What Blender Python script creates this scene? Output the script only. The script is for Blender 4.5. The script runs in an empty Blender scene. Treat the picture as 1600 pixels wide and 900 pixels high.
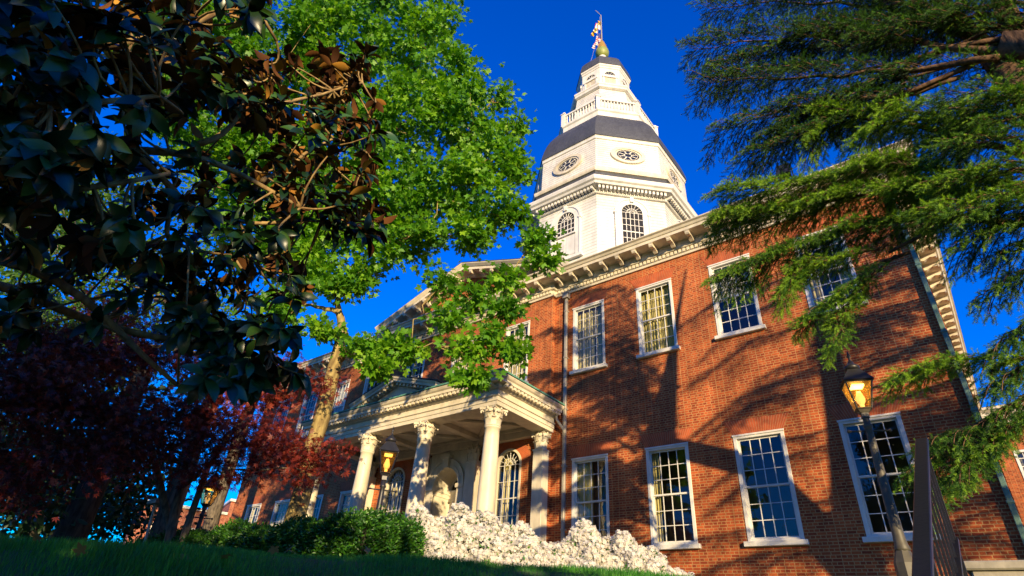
import bpy, math, random
import numpy as np
from mathutils import Vector, Matrix
random.seed(7)
RNG = np.random.default_rng(11)
R_ = math.radians
C = bpy.context.scene.collection
S = bpy.context.scene

# ------------------------------------------------------------------ camera, sky, sun, exposure
F, YAW, PITCH, ROLL = 880.77, .707893, .562643, .0768472
def cam_axes():
    cy, sy, cp, sp = math.cos(YAW), math.sin(YAW), math.cos(PITCH), math.sin(PITCH)
    f = np.array([-sy*cp, cy*cp, sp]); r = np.array([cy, sy, 0.]); u = np.cross(r, f)
    c, s = math.cos(ROLL), math.sin(ROLL)
    return c*r+s*u, -s*r+c*u, f
CR, CU, CF = cam_axes()
cam = bpy.data.cameras.new('camera'); camo = bpy.data.objects.new('camera', cam); C.objects.link(camo)
cam.sensor_width = 36; cam.lens = 36*F/1600; cam.clip_end = 3000; cam.clip_start = .05
camo.matrix_world = Matrix(((CR[0], CU[0], -CF[0], 0), (CR[1], CU[1], -CF[1], 0), (CR[2], CU[2], -CF[2], 0), (0, 0, 0, 1)))
S.camera = camo

SUN_AZ, SUN_EL = R_(52), R_(10.5)      # measured from the facade's normal towards the right
SUNV = np.array([math.sin(SUN_AZ)*math.cos(SUN_EL), -math.cos(SUN_AZ)*math.cos(SUN_EL), math.sin(SUN_EL)])
world = bpy.data.worlds.new('World'); S.world = world; world.use_nodes = True
wn = world.node_tree; wn.nodes.clear()
sky = wn.nodes.new('ShaderNodeTexSky'); sky.sky_type = 'NISHITA'; sky.sun_disc = False
sky.sun_elevation = SUN_EL; sky.sun_rotation = math.atan2(SUNV[0], SUNV[1])
sky.altitude = 1500; sky.air_density = 1.5; sky.dust_density = 0; sky.ozone_density = 8
hs = wn.nodes.new('ShaderNodeHueSaturation'); hs.inputs['Saturation'].default_value = 1.4; hs.inputs['Hue'].default_value = .522
bg = wn.nodes.new('ShaderNodeBackground'); bg.inputs[1].default_value = .15
wo = wn.nodes.new('ShaderNodeOutputWorld')
wn.links.new(sky.outputs[0], hs.inputs['Color']); wn.links.new(hs.outputs[0], bg.inputs[0]); wn.links.new(bg.outputs[0], wo.inputs[0])
sl = bpy.data.lights.new('sun', 'SUN'); sl.energy = 3.7; sl.angle = R_(.5); sl.color = (1, .76, .43)
so = bpy.data.objects.new('sun', sl); C.objects.link(so)
so.rotation_euler = Vector(SUNV).to_track_quat('Z', 'Y').to_euler()
S.view_settings.view_transform = 'Standard'; S.view_settings.look = 'None'
S.view_settings.exposure = 1.32; S.view_settings.gamma = 1
S.cycles.max_bounces = 6; S.cycles.diffuse_bounces = 2; S.cycles.glossy_bounces = 2; S.cycles.transmission_bounces = 3; S.cycles.transparent_max_bounces = 8

def ray(px, py): return CF+CR*(px-800)/F-CU*(py-450)/F
def at(px, py, h):                    # a point seen at that spot of the photograph, h metres away along the ground
    d = ray(px, py); return d*h/math.hypot(d[0], d[1])

# ------------------------------------------------------------------ helpers
class MB:
    def __init__(s): s.v = []; s.f = []; s.m = []; s.M = Matrix.Identity(4); s.mat = 0; s.sm = []; s.smooth = False
    def add(s, vs, fs):
        b = len(s.v)
        for p in vs: s.v.append(tuple(s.M @ Vector(p)))
        for f in fs: s.f.append(tuple(b+i for i in f)); s.m.append(s.mat); s.sm.append(s.smooth)
    def box(s, x0, x1, y0, y1, z0, z1):
        s.add([(x0,y0,z0),(x1,y0,z0),(x1,y1,z0),(x0,y1,z0),(x0,y0,z1),(x1,y0,z1),(x1,y1,z1),(x0,y1,z1)],
              [(0,3,2,1),(4,5,6,7),(0,1,5,4),(1,2,6,5),(2,3,7,6),(3,0,4,7)])
    def quad(s, a, b, c, d): s.add([a,b,c,d], [(0,1,2,3)])
    def poly(s, pts): s.add(pts, [tuple(range(len(pts)))])
    def tube(s, pts, rad, n=8, cap=True):
        pts = [np.array(p, float) for p in pts]
        if not hasattr(rad, '__len__'): rad = [rad]*len(pts)
        vs = []; fs = []; prev = None
        for i, p in enumerate(pts):
            t = pts[min(i+1, len(pts)-1)]-pts[max(i-1, 0)]; t = t/(np.linalg.norm(t)+1e-9)
            if prev is None:
                a = np.array([0,0,1.]) if abs(t[2]) < .9 else np.array([1.,0,0])
                prev = np.cross(t, a)
            prev = prev-t*(prev@t); prev /= np.linalg.norm(prev)+1e-9
            q = np.cross(t, prev)
            for k in range(n):
                an = 2*math.pi*k/n
                vs.append(tuple(p+rad[i]*(math.cos(an)*prev+math.sin(an)*q)))
        for i in range(len(pts)-1):
            for k in range(n):
                a = i*n+k; b = i*n+(k+1) % n
                fs.append((a, b, b+n, a+n))
        if cap: fs += [tuple(range(n))[::-1], tuple(range((len(pts)-1)*n, len(pts)*n))]
        s.add(vs, fs)
    def lathe(s, prof, n=24, cx=0, cy=0, off=0, cap=True):
        vs = []; fs = []
        for r, z in prof:
            for k in range(n):
                a = off+2*math.pi*k/n; vs.append((cx+r*math.cos(a), cy+r*math.sin(a), z))
        for i in range(len(prof)-1):
            for k in range(n):
                a = i*n+k; b = i*n+(k+1) % n; fs.append((a, b, b+n, a+n))
        if cap: fs += [tuple(range(n))[::-1], tuple(range((len(prof)-1)*n, len(prof)*n))]
        s.add(vs, fs)
    def ring(s, cx, cz, r0, r1, y0, y1, a0=0., a1=math.pi, n=16, sx=1., sz=1.):   # arched bar in the x-z plane, from y0 (front) to y1
        vs = []; fs = []
        for i in range(n+1):
            a = a0+(a1-a0)*i/n; c, q = math.cos(a)*sx, math.sin(a)*sz
            vs += [(cx+r0*c, y0, cz+r0*q), (cx+r1*c, y0, cz+r1*q), (cx+r1*c, y1, cz+r1*q), (cx+r0*c, y1, cz+r0*q)]
        for i in range(n):
            for k in range(4): fs.append((4*i+k, 4*i+(k+1) % 4, 4*i+4+(k+1) % 4, 4*i+4+k))
        fs += [(0,1,2,3), (4*n+3,4*n+2,4*n+1,4*n)]
        s.add(vs, fs)
    def sweep(s, path, prof, mp, closed=False):
        P = [np.array(p, float) for p in path]; n = len(P); ms = []
        for i in range(n):
            d0 = P[i]-P[i-1] if (i > 0) else P[1]-P[0]
            d1 = P[i+1]-P[i] if i < n-1 else P[-1]-P[-2]
            n0 = np.array([d0[1], -d0[0]])/np.linalg.norm(d0); n1 = np.array([d1[1], -d1[0]])/np.linalg.norm(d1)
            m = n0+n1; m = m/(m@m)*2; ms.append(m)
        vs = []; fs = []; k = len(prof)
        for p, m in zip(P, ms):
            for o, w in prof: q = p+m*o; vs.append(mp(q[0], q[1], w))
        for i in range(n-1):
            for j in range(k-1): fs.append((i*k+j, i*k+j+1, (i+1)*k+j+1, (i+1)*k+j))
        fs += [tuple(range(k)), tuple(range((n-1)*k, n*k))[::-1]]
        s.add(vs, fs)
    def build(s, name, mats, parent=None, bevel=0):
        me = bpy.data.meshes.new(name); me.from_pydata(s.v, [], s.f); me.update()
        if not isinstance(mats, (list, tuple)): mats = [mats]
        for m in mats: me.materials.append(m)
        me.polygons.foreach_set('material_index', s.m); me.polygons.foreach_set('use_smooth', s.sm)
        nv = len(me.loops)
        if nv:
            co = np.empty(len(me.vertices)*3, np.float32); me.vertices.foreach_get('co', co); co = co.reshape(-1, 3)
            li = np.empty(nv, np.int32); me.loops.foreach_get('vertex_index', li)
            nm = np.empty(len(me.polygons)*3, np.float32); me.polygons.foreach_get('normal', nm); nm = np.abs(nm.reshape(-1, 3))
            lt = np.empty(len(me.polygons), np.int32); me.polygons.foreach_get('loop_total', lt)
            ax = np.repeat(nm.argmax(1), lt); c = co[li]
            uv = np.where((ax == 1)[:, None], c[:, [0, 2]], np.where((ax == 0)[:, None], c[:, [1, 2]], c[:, [0, 1]]))
            me.uv_layers.new(name='UVMap').data.foreach_set('uv', uv.astype(np.float32).ravel())
        o = bpy.data.objects.new(name, me); C.objects.link(o)
        if parent is not None: par(o, parent)
        if bevel:
            b = o.modifiers.new('bevel', 'BEVEL'); b.width = bevel; b.segments = 1; b.limit_method = 'ANGLE'
        return o
def par(o, p):
    o.parent = p
    bpy.context.view_layer.update() if False else None
    o.matrix_parent_inverse = wm(p).inverted()
def wm(o):
    m = o.matrix_basis.copy()
    if o.parent is not None: m = wm(o.parent) @ o.matrix_parent_inverse @ m
    return m
def tag(o, label=None, cat=None, group=None, kind=None):
    for k, v in (('label', label), ('category', cat), ('group', group), ('kind', kind)):
        if v: o[k] = v
    return o
def thing(name, label, cat, loc, group=None):
    o = bpy.data.objects.new(name, None); C.objects.link(o); o.location = loc; o.empty_display_size = .2
    return tag(o, label, cat, group)
def copy_child(src, parent, mat):       # copy of a part (and its sub-parts), moved by mat
    c = src.copy(); C.objects.link(c); c.parent = parent; c.matrix_parent_inverse = wm(parent).inverted(); c.matrix_basis = mat @ wm(src)
    for ch in [x for x in src.children]:
        d = ch.copy(); C.objects.link(d); d.parent = c; d.matrix_parent_inverse = wm(c).inverted(); d.matrix_basis = mat @ wm(ch)
    return c

# ------------------------------------------------------------------ materials
def new_mat(name):
    m = bpy.data.materials.new(name); m.use_nodes = True; nt = m.node_tree; nt.nodes.clear()
    o = nt.nodes.new('ShaderNodeOutputMaterial'); p = nt.nodes.new('ShaderNodeBsdfPrincipled')
    nt.links.new(p.outputs[0], o.inputs[0]); return m, nt, p, o
def nd(nt, t, **kw):
    n = nt.nodes.new(t)
    for k, v in kw.items():
        if k in n.inputs: n.inputs[k].default_value = v
        else: setattr(n, k, v)
    return n
def plain(name, col, rough=.6, var=.15, scale=6., metal=0., bump=0., spec=.5, col2=None, detail=5.):
    m, nt, p, o = new_mat(name)
    tc = nd(nt, 'ShaderNodeTexCoord'); nz = nd(nt, 'ShaderNodeTexNoise', Scale=scale, Detail=detail)
    nt.links.new(tc.outputs['Object'], nz.inputs['Vector'])
    rp = nd(nt, 'ShaderNodeValToRGB')
    c2 = col2 or tuple(c*(1-var) for c in col)
    rp.color_ramp.elements[0].position = .35; rp.color_ramp.elements[0].color = (*c2, 1)
    rp.color_ramp.elements[1].position = .65; rp.color_ramp.elements[1].color = (*col, 1)
    nt.links.new(nz.outputs['Fac'], rp.inputs['Fac']); nt.links.new(rp.outputs[0], p.inputs['Base Color'])
    p.inputs['Roughness'].default_value = rough; p.inputs['Metallic'].default_value = metal; p.inputs['Specular IOR Level'].default_value = spec
    if bump:
        b = nd(nt, 'ShaderNodeBump', Strength=bump, Distance=.02); nt.links.new(nz.outputs['Fac'], b.inputs['Height']); nt.links.new(b.outputs[0], p.inputs['Normal'])
    return m
def weathered(m, amt=.35, streak=.25, scale=1.1):     # rain streaks, soot and faded patches, laid over whatever colour the material has
    nt = m.node_tree; p = [n for n in nt.nodes if n.type == 'BSDF_PRINCIPLED'][0]; src = p.inputs['Base Color'].links[0].from_socket
    geo = nd(nt, 'ShaderNodeNewGeometry'); mp = nd(nt, 'ShaderNodeMapping'); mp.inputs['Scale'].default_value = (1, 1, streak)
    nt.links.new(geo.outputs['Position'], mp.inputs[0]); nz = nd(nt, 'ShaderNodeTexNoise', Scale=scale*2.2, Detail=9., Roughness=.72); nt.links.new(mp.outputs[0], nz.inputs['Vector'])
    n2 = nd(nt, 'ShaderNodeTexNoise', Scale=scale*.35, Detail=5.); nt.links.new(geo.outputs['Position'], n2.inputs['Vector'])
    mu = nd(nt, 'ShaderNodeMath', operation='ADD'); nt.links.new(nz.outputs['Fac'], mu.inputs[0]); nt.links.new(n2.outputs['Fac'], mu.inputs[1])
    rg = nd(nt, 'ShaderNodeMapRange'); rg.inputs['From Min'].default_value = .78; rg.inputs['From Max'].default_value = 1.12; rg.inputs['To Min'].default_value = 1-amt; rg.inputs['To Max'].default_value = 1.05
    nt.links.new(mu.outputs[0], rg.inputs['Value'])
    mx = nd(nt, 'ShaderNodeMix', data_type='RGBA', blend_type='MULTIPLY'); mx.inputs[0].default_value = 1; nt.links.new(src, mx.inputs[6]); nt.links.new(rg.outputs[0], mx.inputs[7]); nt.links.new(mx.outputs[2], p.inputs['Base Color'])
    return m
def brick_mat(name, c1, c2, mortar, bw=.225, rh=.077, ms=.011, var=.35):
    m, nt, p, o = new_mat(name)
    uv = nd(nt, 'ShaderNodeUVMap'); br = nd(nt, 'ShaderNodeTexBrick', Scale=1.)
    br.inputs['Color1'].default_value = (*c1, 1); br.inputs['Color2'].default_value = (*c2, 1); br.inputs['Mortar'].default_value = (*mortar, 1)
    br.inputs['Mortar Size'].default_value = ms; br.inputs['Mortar Smooth'].default_value = .2; br.inputs['Bias'].default_value = -.1
    br.inputs['Brick Width'].default_value = bw; br.inputs['Row Height'].default_value = rh
    br.offset = .5; br.squash = .55; br.squash_frequency = 2
    # a little wander so that the courses are not ruler straight
    wz = nd(nt, 'ShaderNodeTexNoise', Scale=9., Detail=2.); nt.links.new(uv.outputs[0], wz.inputs['Vector'])
    ma = nd(nt, 'ShaderNodeVectorMath', operation='MULTIPLY_ADD'); ma.inputs[1].default_value = (.008, .008, 0)
    nt.links.new(wz.outputs['Color'], ma.inputs[0]); nt.links.new(uv.outputs[0], ma.inputs[2]); nt.links.new(ma.outputs[0], br.inputs['Vector'])
    nz = nd(nt, 'ShaderNodeTexNoise', Scale=.9, Detail=8., Roughness=.7); nt.links.new(uv.outputs[0], nz.inputs['Vector'])
    rp = nd(nt, 'ShaderNodeMapRange'); rp.inputs['From Min'].default_value = .3; rp.inputs['From Max'].default_value = .7; rp.inputs['To Min'].default_value = 1-var; rp.inputs['To Max'].default_value = 1.12
    nt.links.new(nz.outputs['Fac'], rp.inputs['Value'])
    mx = nd(nt, 'ShaderNodeMix', data_type='RGBA', blend_type='MULTIPLY'); mx.inputs[0].default_value = 1
    nt.links.new(br.outputs['Color'], mx.inputs[6]); nt.links.new(rp.outputs[0], mx.inputs[7]); nt.links.new(mx.outputs[2], p.inputs['Base Color'])
    p.inputs['Roughness'].default_value = .85; p.inputs['Specular IOR Level'].default_value = .25
    b = nd(nt, 'ShaderNodeBump', Strength=.6, Distance=.008); b.invert = True; nt.links.new(br.outputs['Fac'], b.inputs['Height']); nt.links.new(b.outputs[0], p.inputs['Normal'])
    return m
def leaf_mat(name, cols, rough=.45, trans=.35, tcol=None, spec=.4):      # colour varies leaf by leaf
    m, nt, p, o = new_mat(name)
    at_ = nd(nt, 'ShaderNodeAttribute', attribute_name='tint'); rp = nd(nt, 'ShaderNodeValToRGB')
    el = rp.color_ramp.elements
    while len(el) < len(cols): el.new(.5)
    for i, c in enumerate(cols): el[i].position = i/(len(cols)-1); el[i].color = (*c, 1)
    nt.links.new(at_.outputs['Fac'], rp.inputs[0]); nt.links.new(rp.outputs[0], p.inputs['Base Color'])
    p.inputs['Roughness'].default_value = rough; p.inputs['Specular IOR Level'].default_value = spec
    if trans:
        t = nd(nt, 'ShaderNodeBsdfTranslucent'); mx = nd(nt, 'ShaderNodeMixShader'); mx.inputs[0].default_value = trans
        g = nd(nt, 'ShaderNodeMix', data_type='RGBA', blend_type='MULTIPLY'); g.inputs[0].default_value = 1; g.inputs[7].default_value = (*(tcol or (1.5, 1.5, .6)), 1)
        nt.links.new(rp.outputs[0], g.inputs[6]); nt.links.new(g.outputs[2], t.inputs[0])
        nt.links.new(p.outputs[0], mx.inputs[1]); nt.links.new(t.outputs[0], mx.inputs[2]); nt.links.new(mx.outputs[0], o.inputs[0])
    return m
def glass_mat(name, ior=1.9, tint=(.85, .9, .9), wav=.02):
    m, nt, p, o = new_mat(name); nt.nodes.remove(p)
    tr = nd(nt, 'ShaderNodeBsdfTransparent'); tr.inputs[0].default_value = (*tint, 1)
    gl = nd(nt, 'ShaderNodeBsdfGlossy', Roughness=.01); fr = nd(nt, 'ShaderNodeFresnel', IOR=ior); mx = nd(nt, 'ShaderNodeMixShader')
    # a thin pane reflects alike from both sides: hand the Fresnel node the inverse index on the back of the sheet
    ge = nd(nt, 'ShaderNodeNewGeometry'); ir = nd(nt, 'ShaderNodeMapRange'); ir.inputs['To Min'].default_value = ior; ir.inputs['To Max'].default_value = 1/ior
    nt.links.new(ge.outputs['Backfacing'], ir.inputs['Value']); nt.links.new(ir.outputs[0], fr.inputs['IOR'])
    nz = nd(nt, 'ShaderNodeTexNoise', Scale=2.2, Detail=1.); tc = nd(nt, 'ShaderNodeTexCoord'); nt.links.new(tc.outputs['Object'], nz.inputs['Vector'])
    b = nd(nt, 'ShaderNodeBump', Strength=wav*10, Distance=.03); nt.links.new(nz.outputs['Fac'], b.inputs['Height']); nt.links.new(b.outputs[0], gl.inputs['Normal'])
    nt.links.new(fr.outputs[0], mx.inputs[0]); nt.links.new(tr.outputs[0], mx.inputs[1]); nt.links.new(gl.outputs[0], mx.inputs[2]); nt.links.new(mx.outputs[0], o.inputs[0])
    return m
def emit_mat(name, col, st):
    m, nt, p, o = new_mat(name); p.inputs['Base Color'].default_value = (*col, 1); p.inputs['Emission Color'].default_value = (*col, 1); p.inputs['Emission Strength'].default_value = st
    return m
def bark_mat(name, col, col2, sc=14., bump=.8):
    m = plain(name, col, .9, 0, sc, bump=bump, spec=.1, col2=col2, detail=8.)
    nt = m.node_tree; tc = [n for n in nt.nodes if n.type == 'TEX_COORD'][0]; nz = [n for n in nt.nodes if n.type == 'TEX_NOISE'][0]
    mp = nd(nt, 'ShaderNodeMapping'); mp.inputs['Scale'].default_value = (1, 1, .3)
    nt.links.new(tc.outputs['Object'], mp.inputs[0]); nt.links.new(mp.outputs[0], nz.inputs['Vector'])
    return m

M = {}
M['brick'] = brick_mat('red_brick', (.50, .108, .028), (.23, .034, .013), (.49, .26, .10))
M['brick_far'] = brick_mat('far_red_brick', (.36, .09, .05), (.28, .06, .04), (.45, .26, .16))
M['gauged'] = plain('gauged_brick', (.48, .095, .022), .8, .3, 5.)
M['lintel_mortar'] = plain('lintel_mortar', (.45, .26, .13), .9, .2, 8.)
M['white'] = plain('white_paint', (.68, .66, .59), .5, .10, 3.)
M['cream'] = plain('cream_paint', (.66, .59, .44), .5, .12, 2.5)
M['board'] = plain('white_boards', (.68, .66, .59), .55, .10, 2.0)
M['slate'] = plain('slate', (.075, .08, .09), .6, .5, 14.)
M['copper'] = plain('green_copper', (.12, .33, .24), .6, .35, 6.)
M['pipe'] = plain('pipe_metal', (.36, .33, .27), .5, .3, 3., metal=.2)
M['pipe_green'] = plain('green_pipe', (.12, .22, .17), .5, .3, 3.)
M['glass'] = glass_mat('window_glass', 1.75)
M['glass_lamp'] = glass_mat('lamp_glass', 1.35, (1., .80, .45))
def amber():        # slightly frosted amber pane: part of the lamp's light scatters in it
    nt = M['glass_lamp'].node_tree; o = [n for n in nt.nodes if n.type == 'OUTPUT_MATERIAL'][0]; src = o.inputs[0].links[0].from_socket
    t = nd(nt, 'ShaderNodeBsdfTranslucent'); t.inputs[0].default_value = (1, .62, .16, 1); mx = nd(nt, 'ShaderNodeMixShader'); mx.inputs[0].default_value = .10
    nt.links.new(src, mx.inputs[1]); nt.links.new(t.outputs[0], mx.inputs[2]); nt.links.new(mx.outputs[0], o.inputs[0])
amber()
M['room'] = plain('room_plaster', (.22, .18, .10), .9, .2, 2.)
M['window_dark'] = plain('painted_dark_inside', (.012, .012, .018), .9, .2, 2.)  # near-black sheet behind the tower glass, paints in the unlit inside
M['curtain'] = plain('curtain_cloth', (.62, .48, .17), .9, .2, 3.)
M['blind'] = plain('pale_blind', (.62, .62, .58), .9, .1, 3.)
M['dark'] = plain('dark_metal', (.018, .018, .02), .45, .3, 12.)
M['rail'] = plain('black_painted_steel', (.009, .009, .011), .4, .35, 30., bump=.1)
M['lamp_post'] = plain('lamp_post_paint', (.085, .075, .05), .55, .3, 9., bump=.1)
M['gold'] = plain('acorn_gold', (.55, .33, .05), .4, .25, 5., metal=.4)
M['acorn_green'] = plain('acorn_copper', (.26, .30, .06), .5, .3, 6.)
M['stone'] = plain('pale_stone', (.42, .38, .28), .85, .3, 9., bump=.4)
M['bark_maple'] = bark_mat('maple_bark', (.36, .28, .11), (.15, .105, .045), 9.)
M['bark_dark'] = bark_mat('dark_bark', (.07, .055, .04), (.03, .024, .018))
M['bark_grey'] = bark_mat('grey_bark', (.17, .14, .10), (.06, .05, .04))
M['bark_cedar'] = bark_mat('cedar_bark', (.17, .10, .055), (.05, .03, .018))
M['bark_magnolia'] = bark_mat('magnolia_bark', (.34, .24, .10), (.16, .10, .045), 20., .4)
M['maple'] = leaf_mat('maple_leaf', [(.03, .12, .006), (.10, .28, .010), (.24, .44, .018)], .5, .42, (1.5, 1.5, .4))
M['redleaf'] = leaf_mat('red_maple_leaf', [(.05, .008, .009), (.16, .020, .012), (.32, .05, .018)], .5, .3, (1.6, .9, .6))
M['mag_top'] = leaf_mat('magnolia_leaf_top', [(.006, .022, .008), (.011, .042, .010), (.04, .10, .012)], .33, 0, spec=.42)
M['mag_under'] = leaf_mat('magnolia_leaf_underside', [(.035, .013, .006), (.06, .024, .008), (.15, .06, .015), (.42, .21, .03)], .85, 0, spec=.1)
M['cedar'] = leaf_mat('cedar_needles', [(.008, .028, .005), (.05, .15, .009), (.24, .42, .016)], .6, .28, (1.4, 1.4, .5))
M['hedge'] = leaf_mat('hedge_leaf', [(.014, .06, .008), (.035, .13, .010), (.09, .24, .016)], .4, .25)
M['fargreen'] = leaf_mat('far_leaf', [(.03, .09, .01), (.06, .15, .012), (.12, .22, .015)], .5, .4)
M['darkgreen'] = leaf_mat('dark_leaf', [(.008, .025, .007), (.015, .045, .010), (.025, .07, .012)], .5, .2)
M['rhodo'] = leaf_mat('rhododendron_leaf', [(.06, .14, .012), (.16, .24, .02), (.30, .33, .03)], .4, .3)
M['petal'] = leaf_mat('white_petal', [(.76, .72, .62), (.84, .81, .73), (.90, .88, .82)], .6, .5, (1.1, 1.08, 1.0))
M['grass'] = leaf_mat('grass_blade', [(.025, .13, .012), (.06, .25, .02), (.12, .36, .025)], .5, .3)
M['core'] = plain('shrub_core', (.015, .02, .008), .9, .4, 10.)  # solid dark body filling the inside of shrubs and hedges
M['dry'] = leaf_mat('dry_leaf', [(.20, .10, .03), (.32, .18, .06)], .7, .2)
M['flag_yellow'] = plain('flag_yellow', (.75, .42, .02), .7, .1, 4.); M['flag_red'] = plain('flag_red', (.5, .02, .03), .7, .1, 4.)
M['flag_white'] = plain('flag_white', (.78, .74, .74), .7, .1, 4.); M['flag_black'] = plain('flag_black', (.015, .015, .015), .7, .1, 4.); M['flag_blue'] = plain('flag_blue', (.05, .05, .22), .7, .1, 4.)

for k_, a_ in (('brick', .45), ('gauged', .35), ('white', .22), ('cream', .28), ('board', .20), ('slate', .3), ('stone', .4), ('copper', .4), ('lamp_post', .3)): weathered(M[k_], a_)
# ------------------------------------------------------------------ ground
def sstep(a, b, x): t = np.clip((x-a)/(b-a), 0, 1); return t*t*(3-2*t)
def gz(x, y):
    x = np.asarray(x, float); y = np.asarray(y, float)
    r = np.hypot(x, y); az = np.degrees(np.arctan2(x, y))
    te = np.interp(az, [-110, -78, -66, -50, -34, -10, 30, 60, 110], [.03, .064, .080, .093, .100, .083, .075, .03, -.07])
    te = np.where(np.abs(az) > 110, np.where(az < 0, .03, -.07), te)
    crest = te*7+.0
    return -.5+(crest+.5)*sstep(2.2, 6.8, r)+np.clip(r-7, 0, 22)*.03
def ground_sheet():
    xs = np.concatenate([np.array([-1500, -600, -250, -120, -70, -45]), np.arange(-32, 20.1, .8), np.array([30, 50, 100, 250, 600, 1500])])
    ys = np.concatenate([np.array([-1500, -600, -250, -100, -50, -25]), np.arange(-14, 24.1, .8), np.array([35, 60, 120, 250, 600, 1500])])
    X, Y = np.meshgrid(xs, ys); Z = gz(X, Y); n = len(xs)
    m = MB(); m.smooth = True
    m.add(list(zip(X.ravel(), Y.ravel(), Z.ravel())), [(j*n+i, j*n+i+1, (j+1)*n+i+1, (j+1)*n+i) for j in range(len(ys)-1) for i in range(n-1)])
    o = m.build('lawn', plain('lawn_soil', (.018, .065, .012), .95, 0, 3., col2=(.03, .05, .014))); tag(o, kind='structure')
ground_sheet()

# ------------------------------------------------------------------ the brick building
YW, YP, AX, PC = 16.86, 16.65, -16.92, 5.0       # wing plane, pavilion plane, axis, half width of the pavilion
XR, XL = .5, 2*AX-.5
BASE = .4
bld = thing('brick_building', 'large red brick building with white trimmed sash windows, columned portico and white octagonal dome tower', 'building', (AX, YW, BASE))
def wall_front(x0, x1, z0, z1, y, holes, name='wall'):
    xs = sorted({x0, x1, *[h[0] for h in holes], *[h[1] for h in holes]}); zs = sorted({z0, z1, *[h[2] for h in holes], *[h[3] for h in holes]})
    m = MB()
    for a, b in zip(xs, xs[1:]):
        for c, d in zip(zs, zs[1:]):
            cx, cz = (a+b)/2, (c+d)/2
            if any(h[0] < cx < h[1] and h[2] < cz < h[3] for h in holes): continue
            m.quad((a, y, c), (b, y, c), (b, y, d), (a, y, d))
    return m
WX = [-11.028+2.839*i for i in range(4)]; WW = 1.434
ZL, ZU = (2.753, 5.653), (8.99, 11.79)
def mirror(x): return 2*AX-x
right_w = [(x, x+WW) for x in WX]; left_w = [(mirror(b), mirror(a)) for a, b in right_w]
holes_r = [(a, b, *z) for a, b in right_w for z in (ZL, ZU)]; holes_l = [(a, b, *z) for a, b in left_w for z in (ZL, ZU)]
pav_w = [(AX+c-.65, AX+c+.65) for c in (-3.19, 0, 3.19)]
ARC = (AX-3.19, AX+3.19); AW, ASP, AB = 1.22, 5.72, 3.3     # arched window: width, springing, bottom
DOOR_R, DSP = .68, 5.25
holes_p = [(a, b, 8.95, 11.75) for a, b in pav_w]
wall_front(AX+PC, XR, BASE, 12.7, YW, holes_r).build('wall', M['brick'], bld)
wall_front(XL, AX-PC, BASE, 12.7, YW, holes_l).build('wall', M['brick'], bld)
def arch_fill(m, cx, w, zsp, y, x0, x1, z0, z1, n=14):     # brick field x0..x1, z0..z1 with an arched opening standing on z0
    r = w/2
    m.quad((x0, y, z0), (cx-r, y, z0), (cx-r, y, zsp), (x0, y, zsp)); m.quad((cx+r, y, z0), (x1, y, z0), (x1, y, zsp), (cx+r, y, zsp))
    P = [(cx-r*math.cos(math.pi*i/n), zsp+r*math.sin(math.pi*i/n)) for i in range(n+1)]
    T = [(x0, zsp)]+[(x0+(x1-x0)*i/n, z1) for i in range(1, n)]+[(x1, zsp)]
    m.poly([(x0, y, zsp), (P[0][0], y, P[0][1]), (P[1][0], y, P[1][1]), (T[1][0], y, z1), (x0, y, z1)])
    for i in range(1, n-1): m.quad((P[i][0], y, P[i][1]), (P[i+1][0], y, P[i+1][1]), (T[i+1][0], y, z1), (T[i][0], y, z1))
    m.poly([(P[n-1][0], y, P[n-1][1]), (P[n][0], y, P[n][1]), (x1, y, zsp), (x1, y, z1), (T[n-1][0], y, z1)])
m = wall_front(AX-PC, AX+PC, 7.2, 12.7, YP, holes_p)
ZD = 1.2
for c in ARC:
    xa, xb = c-1.2, c+1.2
    arch_fill(m, c, AW, ASP, YP, xa, xb, AB, 7.2)
    m.quad((xa, YP, BASE), (xb, YP, BASE), (xb, YP, AB), (xa, YP, AB))
arch_fill(m, AX, 2*DOOR_R+.1, DSP, YP, ARC[0]+1.2, ARC[1]-1.2, ZD, 7.2)
m.quad((AX-PC, YP, BASE), (ARC[0]-1.2, YP, BASE), (ARC[0]-1.2, YP, 7.2), (AX-PC, YP, 7.2)); m.quad((ARC[1]+1.2, YP, BASE), (AX+PC, YP, BASE), (AX+PC, YP, 7.2), (ARC[1]+1.2, YP, 7.2))
for s in (-1, 1): m.quad((AX+s*PC, YP, BASE), (AX+s*PC, YW+.3, BASE), (AX+s*PC, YW+.3, 12.7), (AX+s*PC, YP, 12.7))
m.build('wall', M['brick'], bld)
m = MB(); m.quad((XR, YW, BASE), (XR, 41, BASE), (XR, 41, 12.7), (XR, YW, 12.7)); m.quad((XL, YW, BASE), (XL, 41, BASE), (XL, 41, 12.7), (XL, YW, 12.7)); m.quad((XL, 41, BASE), (XR, 41, BASE), (XR, 41, 12.7), (XL, 41, 12.7))
m.build('wall', M['brick'], bld)
# rooms behind the glass
m = MB(); m.quad((XL+.3, 19.4, BASE), (XR-.3, 19.4, BASE), (XR-.3, 19.4, 12.6), (XL+.3, 19.4, 12.6))
for z in (1.6, 6.6, 8.2, 12.55): m.quad((XL+.3, YW+.25, z), (XR-.3, YW+.25, z), (XR-.3, 19.4, z), (XL+.3, 19.4, z))
for x in [XL+.35]+[mirror(v) for v in (-9.05, -6.2, -3.4, -11.6)]+[-11.6, -9.05, -6.2, -3.4, XR-.35, AX-1.6, AX+1.6]: m.quad((x, YW+.25, BASE), (x, 19.39, BASE), (x, 19.39, 12.6), (x, YW+.25, 12.6))
m.build('interior', M['room'], bld)

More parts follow.
